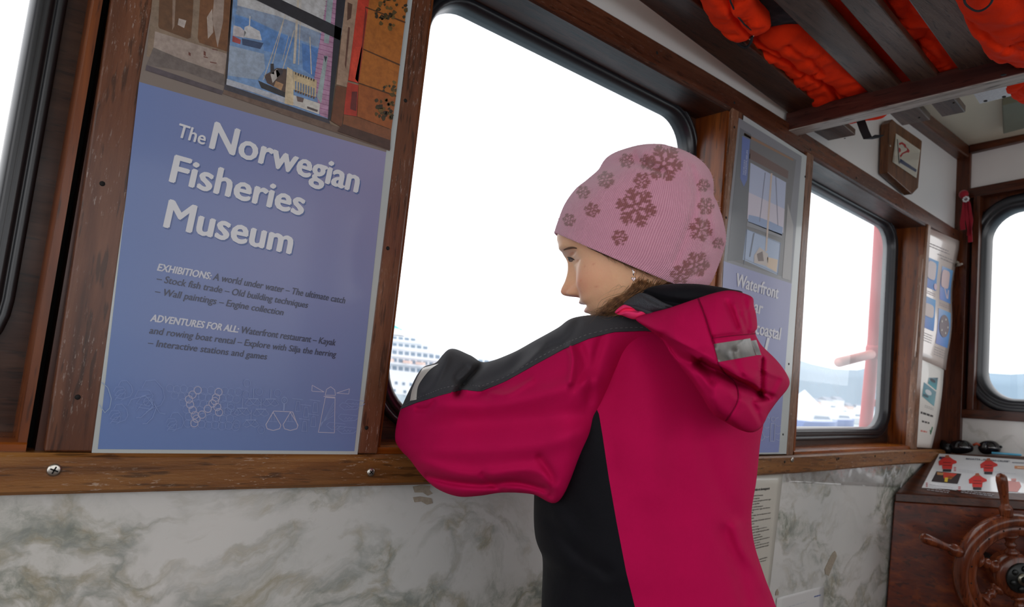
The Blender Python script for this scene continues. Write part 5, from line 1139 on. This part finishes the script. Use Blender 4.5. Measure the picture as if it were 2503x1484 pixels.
# folded forearm resting on the sill behind the upper sleeve, and the far arm
def arm(name, pts, rad, mat): return putk(tube(name, [tuple(q) for q in catmull([tuple(p) for p in pts], 6)], list(np.interp(np.linspace(0, 1, 6*(len(pts)-1)+1), np.linspace(0, 1, len(rad)), rad)), mat, None, 24))
arm('forearm_sleeve', [atn(1050, 1030, .985), atn(1130, 1000, 1.0), atn(1290, 960, 1.0), atn(1420, 960, .99)], [.045, .055, .055, .05], JP)
arm('far_sleeve', [atn(1690, 900, .93), atn(1690, 960, 1.0), atn(1600, 1000, 1.04), atn(1460, 960, 1.03)], [.06, .06, .055, .05], JP)

# hood: a slack bag of cloth on the back
hood_o = [(1553, 778), (1596, 763), (1635, 753), (1706, 729), (1743, 717), (1780, 710), (1811, 715), (1839, 727), (1843, 748), (1849, 773), (1851, 801), (1846, 814), (1862, 844), (1896, 878), (1918, 906), (1930, 932), (1924, 952), (1901, 980), (1879, 1011), (1870, 1030), (1859, 1047), (1839, 1057), (1814, 1053), (1780, 1036), (1743, 1011), (1715, 968), (1692, 934), (1664, 898), (1641, 869), (1618, 832), (1584, 804)]
hd = lambda x: np.interp(x, [1500, 1560, 1650, 1750, 1850, 1930], [.775, .757, .728, .716, .742, .79])
def bag(name, outline, depth, bulge, back, mat, folds, rings=46, seed=3, noise=.0025, sub=10, pw=2.6, centre=None):
    B0 = np.array(outline, float); B0 = np.concatenate([np.array(catmull([B0[i], B0[(i+1) % len(B0)]], sub))[:-1] for i in range(len(B0))]) if False else np.array(catmull(B0, sub, True))
    c = np.array(centre) if centre else B0.mean(0); n = len(B0); rr = np.linspace(1, 0.001, rings); V = []
    for sgn, h in ((-1, bulge), (1, back)):
        for k, r in enumerate(rr):
            if sgn > 0 and k == 0: continue
            q = c+(B0-c)*r; hgt = h*(1-r**pw)**.6; V.append(np.array([atn(x, y, depth(x)+sgn*hgt) for x, y in q]))
    V = np.concatenate(V); F = []
    def st(a, b):
        for j in range(n): F.append((a*n+j, a*n+(j+1) % n, b*n+(j+1) % n, b*n+j))
    for k in range(rings-1): st(k, k+1)
    st(0, rings)
    for k in range(rings, 2*rings-2): st(k, k+1)
    nearm = np.concatenate([np.ones(rings*n), np.zeros((rings-1)*n)]); rl = np.concatenate([np.repeat(1-rr**4, n), np.zeros((rings-1)*n)])
    dv = V-CAMn; dv /= np.linalg.norm(dv, axis=1)[:, None]; V = V+dv*((noise*vnoise(V, 38, seed)-noise*1.5*ridged(V, 30, seed+5))*rl)[:, None]
    V = sculpt(V, folds, None, np.maximum(nearm*np.clip(rl*3, .15, 1), 0))
    return putk(obj(name, fixn(mesh(name, V, F)), mat, None, True))
hf_ = [([(1716, 884), (1740, 899), (1766, 910), (1800, 930), (1833, 945), (1858, 962)], .050, 17, 1), ([(1722, 868), (1770, 890), (1840, 925)], -.010, 16), ([(1618, 826), (1664, 872), (1712, 894), (1740, 930)], .014, 12), ([(1600, 790), (1660, 830), (1710, 850)], -.006, 26), ([(1862, 880), (1860, 920), (1859, 958)], .020, 8, -1), ([(1859, 960), (1878, 966), (1895, 971)], .012, 6),
      ([(1893, 966), (1905, 945), (1916, 925)], -.010, 8), ([(1870, 905), (1890, 915), (1925, 925)], -.006, 8), ([(1743, 826), (1790, 820), (1848, 815)], .005, 5), ([(1777, 739), (1790, 770), (1802, 801)], .006, 7), ([(1808, 768), (1818, 790), (1827, 812)], .006, 6), ([(1795, 745), (1806, 775), (1812, 800)], -.005, 6), ([(1820, 730), (1826, 760), (1832, 800)], .005, 5),
      ([(1706, 729), (1723, 773), (1737, 818), (1748, 850), (1754, 884)], .0035, 3.5), ([(1797, 938), (1804, 966), (1798, 990), (1774, 1031)], .004, 4), ([(1800, 960), (1830, 975), (1850, 1000)], .007, 9), ([(1838, 985), (1850, 1010), (1862, 1035)], .006, 7), ([(1840, 978), (1870, 976), (1884, 975)], .008, 4), ([(1690, 925), (1740, 985), (1790, 1030)], -.010, 24), ([(1850, 830), (1868, 870), (1866, 900)], -.008, 10), ([(1795, 860), (1800, 890), (1815, 920)], .006, 8), ([(1640, 850), (1690, 900), (1730, 960)], .006, 10)]
bag('hood', hood_o, hd, .048, .03, JP, hf_, centre=(1748, 880))
# dark mesh lining inside the hood, and the bright inner collar
HLn = plain('mesh_lining', (40, 40, 46), .75)
m_ = N('black_mesh_lining_cloth').set(Roughness=.75, Specular_IOR_Level=.3); vv = m_.n('TexVoronoi'); vv.inputs['Scale'].default_value = 1500; m_.l(m_.coords((1, 1, 1)), vv.inputs['Vector'])
m_.l(m_.ramp(vv.outputs['Distance'], [(.2, lin((20, 20, 24))), (.5, lin((72, 74, 80)))]), m_.b.inputs['Base Color']); m_.bump(vv.outputs['Distance'], .5, .001); MESHM = m_.m
bag('hood_lining', [(1556, 782), (1530, 752), (1540, 730), (1567, 714), (1593, 701), (1640, 694), (1700, 694), (1743, 699), (1782, 706), (1815, 716), (1760, 740), (1700, 760), (1630, 785)], lambda x: hd(x)+.034, .018, .02, JD, [([(1570, 712), (1620, 735), (1680, 745)], .008, 8)], 26, 8, .002)
bag('collar_lining', [(1524, 744), (1545, 726), (1566, 716), (1590, 722), (1620, 738), (1646, 752), (1610, 764), (1580, 770), (1548, 758)], lambda x: hd(x)+.012, .016, .015, MESHM, [([(1566, 718), (1600, 738), (1640, 756)], .006, 5)], 22, 12, .0015)
bag('inner_collar', [(1503, 764), (1520, 747), (1536, 745), (1556, 753), (1580, 760), (1594, 766), (1575, 776), (1550, 781), (1522, 772)], lambda x: hd(x)+.008, .012, .012, cloth('bright_pink_collar_fabric', lin((255, 62, 122))), [([(1510, 768), (1530, 757), (1560, 760)], .008, 4), ([(1560, 752), (1580, 762), (1595, 768)], -.004, 4)], 20, 14, .001)
bag('collar_trim', [(1538, 746), (1556, 744), (1580, 754), (1600, 766), (1590, 772), (1570, 764), (1550, 755)], lambda x: hd(x)+.002, .006, .006, JB, (), 12, 15, .0008)
# reflective patch on the hood
hob = [o for o in girl.children if o.name == 'hood'][0]
from mathutils.bvhtree import BVHTree
bv = BVHTree.FromObject(hob, bpy.context.evaluated_depsgraph_get()) if False else BVHTree.FromPolygons([v.co for v in hob.data.vertices], [tuple(p.vertices) for p in hob.data.polygons])
def onto(px, py, bvh, lift=.0012, fall=.70):
    r = ray(px, py).normalized(); h = bvh.ray_cast(CAM, r); return (h[0]-r*lift) if h[0] is not None else CAM+ray(px, py)*fall
def patch(name, quad, nu, nv, bvh, mat, lift=.0012):
    a, b, c, d = [np.array(q, float) for q in quad]; v = []
    for j in range(nv+1):
        for i in range(nu+1):
            s, t = i/nu, j/nv; q = a*(1-s)*(1-t)+b*s*(1-t)+c*s*t+d*(1-s)*t; v.append(onto(q[0], q[1], bvh, lift))
    return putk(obj(name, mesh(name, v, [(j*(nu+1)+i, j*(nu+1)+i+1, (j+1)*(nu+1)+i+1, (j+1)*(nu+1)+i) for j in range(nv) for i in range(nu)]), mat, None, True))
REF = N('grey_reflective_strip').set(Roughness=.38, Metallic=.35); REF.l(REF.ramp(REF.noise(REF.coords(), 60, 3), [(.3, lin((92, 90, 90))), (.7, lin((130, 126, 122)))]), REF.b.inputs['Base Color'])
patch('hood_reflector', [(1756, 885), (1847, 869), (1834, 827), (1745, 841)], 30, 10, bv, REF.m); patch('hood_reflector_end', [(1848, 868), (1861, 868), (1849, 831), (1836, 833)], 6, 10, bv, REF.m)
# seams drawn as thin cords on the cloth
hb_ = BVHTree.FromPolygons([v.co for v in head.data.vertices], [tuple(p.vertices) for p in head.data.polygons])
def onhead(name, pts, r, mat): putk(tube(name, [onto(x, y, hb_, .0002, .80) for x, y in catmull(pts, 5)], r, mat, None, 6))
_n = lambda a, b, k: [a+(b-a)*math.sin(math.pi*i/(k-1)) for i in range(k)]
onhead('eyebrow', [(1378, 611), (1386, 607.5), (1394, 605.5), (1402, 605), (1410, 607)], _n(.0006, .0015, 21), plain('brown_eyebrow', (104, 76, 58), .8))
onhead('eyelash', [(1386.5, 629), (1391, 629.5), (1396, 631), (1401, 633), (1404.5, 635.5)], _n(.0003, .0013, 21), LSH)
def dab(name, pts, mat, lift):
    q = [onto(x, y, hb_, lift, .80) for x, y in pts]; putk(obj(name, mesh(name, q, [tuple(range(len(q)))]), mat))
dab('eye_opening', [(1388, 630), (1394, 631), (1400, 633.5), (1402, 636), (1398, 640), (1392, 640.5), (1389, 636)], plain('moist_eye', (120, 92, 78), .6), .0004)
dab('pupil', [(1389, 630.5), (1394, 631), (1398, 633), (1398, 637.5), (1394, 639.5), (1390, 637)], IRS, .0007)
SM = cloth('seam_cord', tuple(x*.45 for x in PINK), .8)
def seam(name, line, bvh, r=.0009):
    q = catmull(line, 8); putk(tube(name, [onto(x, y, bvh, .0004) for x, y in q], r, SM, None, 5))
kb_ = [o for o in girl.children if o.name == 'shoulder_panel'][0]; bk = BVHTree.FromPolygons([v.co for v in kb_.data.vertices], [tuple(p.vertices) for p in kb_.data.polygons])
la, lb = resample([(1034, 899), (1021, 921), (1011, 943), (1006, 957), (1002, 980)], 30), resample([(1072, 889), (1051, 904), (1032, 927), (1021, 948), (1018, 977)], 30)
vb = [onto(*(la[i]*(1-t)+lb[i]*t), bk, .0014, .95) for i in range(30) for t in np.linspace(0, 1, 7)]
putk(obj('sleeve_reflector', mesh('sleeve_reflector', vb, [(i*7+k, i*7+k+1, (i+1)*7+k+1, (i+1)*7+k) for i in range(29) for k in range(6)]), plain('silver_reflective_band', (214, 208, 198), .4, coat=.2), None, True))
seam('hood_seam', [(1707, 731), (1723, 773), (1737, 818), (1743, 840)], bv); seam('hood_seam', [(1754, 886), (1770, 910), (1797, 938), (1804, 966), (1798, 990), (1774, 1028)], bv); seam('hood_seam', [(1740, 827), (1790, 821), (1846, 816)], bv, .0006)
bb = BVHTree.FromPolygons([v.co for v in [o for o in girl.children if o.name == 'jacket_back'][0].data.vertices], [tuple(p.vertices) for p in [o for o in girl.children if o.name == 'jacket_back'][0].data.polygons])
# --- legs and shoes below the frame
TR = cloth('dark_trouser_fabric', lin((40, 42, 52)), .8)
for s_ in (-1, 1):
    hip = Vector((.78+.07*s_, .63, .58)); foot = Vector((.78+.085*s_, .61, .06))
    putk(tube('trouser_leg', [hip+Vector((0, 0, .1)), hip, (hip+foot)/2+Vector((0, .02, 0)), foot], [.075, .075, .065, .055], TR, None, 20))
    R_ = []
    for t in np.linspace(0, 1, 8):
        y = foot.y-.06+.21*t; w = .036*(1-.55*abs(2*t-.9)**3); h_ = .085-.05*sm((t-.25)/.6); R_.append([Vector((foot.x+w*math.cos(a), y, .003+h_*max(0, math.sin(a)*.5+.5) if True else 0)) for a in [2*math.pi*k/14 for k in range(14)]])
    putk(obj('shoe', loft('shoe', R_), plain('dark_shoe', (40, 38, 40), .6) if s_ < 0 else bpy.data.materials['dark_shoe'], None, True))

# ------------------------------------------------------------------ outside: harbour
SEA = -6.0
def watermat():
    m = N('harbour_water').set(Roughness=.25, Base_Color=rgba((120, 140, 150))); m.bump(m.noise(m.coords((1, 1, 1)), .6, 4), .5, .5); return m.m
wtr = obj('water', mesh('water', [(-9000, 2, SEA), (9000, 2, SEA), (9000, 12000, SEA), (-9000, 12000, SEA)], [(0, 1, 2, 3)]), watermat()); tag(wtr, 'pale harbour water outside the windows', 'water', kind='stuff')
wt2 = obj('water', mesh('water', [(4, -9000, SEA), (9000, -9000, SEA), (9000, 2, SEA), (4, 2, SEA)], [(0, 1, 2, 3)]), wtr.data.materials[0]); tag(wt2, 'pale open water ahead of the front window', 'water', kind='stuff')
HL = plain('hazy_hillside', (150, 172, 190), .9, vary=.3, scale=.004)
def hill(label, pts, y, base, mat=HL, thick=40, onx=False):
    f = (lambda px, py: onX(px, py, y)) if onx else (lambda px, py: W(px, py, y))
    top = [f(*p) for p in pts]; R_ = []
    dv = Vector((thick, 0, 0)) if onx else Vector((0, thick, 0))
    for i, p in enumerate(top):
        b = Vector((p.x, p.y, base)); h = p.z-base
        row = [b-dv*.6, b-dv*.35+Vector((0, 0, h*.35)), b-dv*.12+Vector((0, 0, h*.78)), p, p+dv*.5, Vector((b.x, b.y, base))+dv]
        R_.append(row)
    n = 6; v = [q for r in R_ for q in r]; fc = [(i*n+j, i*n+j+1, (i+1)*n+j+1, (i+1)*n+j) for i in range(len(R_)-1) for j in range(n-1)]
    o = obj('hill', fixn(mesh('hill', v, fc)), mat, None, True); tag(o, label, 'hill', 'hazy hills across the harbour'); return o
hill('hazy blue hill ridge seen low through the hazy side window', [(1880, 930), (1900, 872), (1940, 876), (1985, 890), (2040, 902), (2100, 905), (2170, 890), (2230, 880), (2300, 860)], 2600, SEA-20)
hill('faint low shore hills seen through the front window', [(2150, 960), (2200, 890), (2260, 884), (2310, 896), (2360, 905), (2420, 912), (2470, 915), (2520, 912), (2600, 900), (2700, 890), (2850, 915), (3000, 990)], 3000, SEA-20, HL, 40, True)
WH = plain('white_boat_paint', (236, 238, 242), .4); GLS = plain('dark_ship_glass', (120, 140, 158), .2); BL_ = plain('blue_boat_paint', (70, 110, 180), .4); TE = plain('teal_paint', (90, 200, 214), .4); OR = plain('orange_boat_paint', (244, 210, 196), .5); RDp = plain('red_painted_steel', (206, 66, 70), .45)
# cruise ship
YS = 130.
sh = empty('cruise_ship', tuple(W(1000, 960, YS))); tag(sh, 'white multi deck cruise ship moored beyond the middle window', 'ship'); puts = under(sh)
def deck(name, x0, x1, y0, y1, d, mat=WH, slope=.109, yy=YS, cut=0):
    q = [W(x0, y1+(x0-1000)*slope, yy), W(x1, y1+(x1-1000)*slope, yy), W(x1-cut, y0+(x1-cut-1000)*slope, yy), W(x0, y0+(x0-1000)*slope, yy)]
    return puts(slab(name, q, (0, d, 0), mat, None, 0))
for x1, y0, y1, dy in ((985, 806, 822, 3), (1030, 822, 836, 2), (1062, 838, 853, 1.4), (1420, 856, 873, .9), (1460, 875, 892, .5), (1500, 894, 912, .2), (1560, 912, 990, 0)):
    dk = deck('deck', 700, x1, y0, y1, 14, WH, yy=YS+dy, cut=8); 
    if y1 < 900:
        dd = deck('deck_edge', 700, x1+3, y1-1.5, y1+2, .6, WH, yy=YS+dy-1.0)
    if y0 > 815:
        for k in range(34):
            xa = 930+k*15.
            if xa+10 < x1-8 and y1 < 915: deck('window', xa, xa+10, y0+4.5, y1-4, .2, GLS, yy=YS+dy-.12)
for k in range(22): deck('porthole', 930+k*18, 936+k*18, 936, 943, .2, GLS, yy=YS-.12)
for k in range(14): deck('porthole', 935+k*26, 941+k*26, 955, 962, .2, GLS, yy=YS-.12)
deck('hull_stripe', 700, 1560, 968, 971, .2, TE, yy=YS-.12)
for x in (957, 1002, 1034, 1075, 1120): deck('lifeboat', x, x+6, 882, 889, 3, OR, yy=YS-3)
fn_ = [W(900, 765, YS+5), W(952, 787, YS+5), W(990, 808, YS+5), W(900, 800, YS+5)]; puts(slab('funnel_fin', fn_, (0, 5, 0), TE, None, .2))
deck('top_house', 1125, 1180, 826, 838, 5, WH, yy=YS+4)
# small boats and sheds in the marina
def boat(px, py, y, L, H, hullm, label, cab=True):
    b = W(px, py, y); r = empty('motor_boat', (b.x, b.y, SEA)); tag(r, label, 'boat', 'boats in the marina'); pb = under(r)
    z0 = SEA; R_ = []
    for t in np.linspace(0, 1, 7):
        w = L*.16*(1-max(0, (t-.45)/.55)**2*.96); x = -L/2+L*t; sheer = H*.42*(1+.35*t*t)
        R_.append([Vector((b.x+x, b.y-w, z0+sheer)), Vector((b.x+x, b.y-w*.7, z0-.2)), Vector((b.x+x, b.y+w*.7, z0-.2)), Vector((b.x+x, b.y+w, z0+sheer))])
    pb(obj('hull', loft('hull', R_), hullm))
    if cab:
        pb(slab('cabin', [(b.x-L*.28, b.y-L*.11, z0+H*.4), (b.x+L*.2, b.y-L*.11, z0+H*.45), (b.x+L*.1, b.y-L*.11, z0+H*.8), (b.x-L*.25, b.y-L*.11, z0+H*.8)], (0, L*.22, 0), WH, None, .05))
        pb(slab('cabin_window', [(b.x-L*.24, b.y-L*.112, z0+H*.55), (b.x+L*.13, b.y-L*.112, z0+H*.58), (b.x+L*.08, b.y-L*.112, z0+H*.72), (b.x-L*.22, b.y-L*.112, z0+H*.72)], (0, .02, 0), GLS, None, 0))
        pb(slab('flybridge', [(b.x-L*.2, b.y-L*.09, z0+H*.8), (b.x+L*.05, b.y-L*.09, z0+H*.8), (b.x, b.y-L*.09, z0+H), (b.x-L*.18, b.y-L*.09, z0+H)], (0, L*.18, 0), WH, None, .05))
    return r
for px, py, y, L, H, m_, lab in ((1990, 1045, 95, 26, 5.5, BL_, 'long blue hulled boat lowest in the hazy side window'), (2050, 1024, 120, 24, 5.5, BL_, 'blue hulled motor boat with white cabin in mid marina'), (2090, 1010, 150, 22, 6, WH, 'white motor yacht left of the red pole'),
        (2060, 1000, 190, 24, 7, WH, 'white motor yacht behind the blue boats'), (2110, 992, 240, 30, 9, WH, 'large white yacht just left of the red pole, farther out'), (2030, 994, 300, 30, 10, WH, 'distant white yacht below the hill'), (2168, 1005, 150, 14, 5, WH, 'white boat glimpsed right of the red pole'), (1950, 1020, 140, 18, 5, WH, 'white boat below the marquee at the window edge')):
    boat(px, py, y, L, H, m_, lab)
tb = W(1965, 985, 170); tn = empty('marquee', (tb.x, tb.y, SEA)); tag(tn, 'white peaked marquee with a red side on the quay in the hazy window', 'tent'); pt_ = under(tn)
for k, (dx, w, hh, m_) in enumerate(((0, 12, 9, WH), (-11, 9, 7, RDp))):
    apex = Vector((tb.x+dx, tb.y, SEA+hh+4.5)); c_ = [Vector((tb.x+dx+sx*w/2, tb.y+sy*w/2, SEA+hh-3)) for sx, sy in ((-1, -1), (1, -1), (1, 1), (-1, 1))]
    pt_(obj('roof', fixn(mesh('roof', c_+[apex], [(0, 1, 4), (1, 2, 4), (2, 3, 4), (3, 0, 4), (3, 2, 1, 0)])), WH)); pt_(slab('side_wall', [Vector((c_[0].x, c_[0].y, SEA)), Vector((c_[1].x, c_[1].y, SEA)), c_[1], c_[0]], (0, w, 0), m_, None, 0))
rs_ = random.Random(11)
for k in range(9):
    x0_ = 1925+k*26; p = W(x0_, 975-rs_.uniform(0, 14)+(x0_-2000)*.1, 420); w = rs_.uniform(5, 10); h_ = rs_.uniform(8, 16)
    h0 = empty('harbour_house', (p.x, p.y, SEA)); tag(h0, 'tiny pale house on the far quay, number %d from the left in the hazy window' % (k+1) if False else ['tiny pale house at the far left of the quay row', 'tiny pale house second from the left in the quay row', 'tiny pale house third from the left in the quay row', 'tiny pale house fourth from the left in the quay row', 'tiny pale house in the middle of the quay row', 'tiny pale house fourth from the right in the quay row', 'tiny pale house third from the right in the quay row', 'tiny pale house second from the right in the quay row', 'tiny pale house at the far right of the quay row'][k], 'house', 'pale houses on the far quay'); ph = under(h0)
    ph(box('wall', (p.x-w, p.y, SEA), (p.x+w, p.y+12, SEA+h_), WH if k % 3 else OR, None, 0))
    ph(obj('roof', fixn(mesh('roof', [(p.x-w-.5, p.y-.5, SEA+h_), (p.x+w+.5, p.y-.5, SEA+h_), (p.x+w+.5, p.y+12.5, SEA+h_), (p.x-w-.5, p.y+12.5, SEA+h_), (p.x-w-.5, p.y+6, SEA+h_+4), (p.x+w+.5, p.y+6, SEA+h_+4)], [(0, 1, 5, 4), (2, 3, 4, 5), (0, 4, 3), (1, 2, 5), (3, 2, 1, 0)])), plain('slate_roof', (140, 150, 165), .7) if k == 0 else bpy.data.materials['slate_roof']))
# red ladder mast just outside the hazy window
dp = 2.6
_pf = at(2110, 1110, dp); mast = empty('ladder_mast', (_pf.x, _pf.y, 0)); tag(mast, 'red painted pole with stub and rungs standing outside the hazy side window', 'pole'); pm = under(mast)
_pf = at(2110, 1110, dp); pm(tube('pole', [(_pf.x, _pf.y, -.005), (_pf.x, _pf.y, .3), _pf, at(2114, 1060, dp), at(2136, 830, dp), at(2152, 560, dp), at(2168, 300, dp)], .0225, RDp, None, 16))
pm(tube('stub_pipe', [at(2130, 866, dp-.02), at(2085, 877, dp-.12), at(2050, 886, dp-.2)], .017, plain('faded_pink_paint', (228, 150, 140), .5), None, 14))
pm(lathe('collar', [(.024, 0), (.027, .01), (.027, .04), (.024, .05)], at(2134, 876, dp), (at(2136, 830, dp)-at(2134, 876, dp)), RDp, None, 16))
for py in (716, 986): pm(tube('rung', [at(2145-(py-716)*.07, py, dp), at(2230, py-4, dp+.25)], .014, RDp, None, 10))
lg = lathe('mast_lamp', [(0, -.035), (.022, -.03), (.033, -.01), (.033, .01), (.022, .03), (0, .035)], at(2178, 622, dp+.1), (0, 0, 1), plain('lamp_glass', (200, 204, 206), .2, metal=.3), mast, 18); lg.matrix_parent_inverse = Matrix.Translation(-Vector(mast.location))
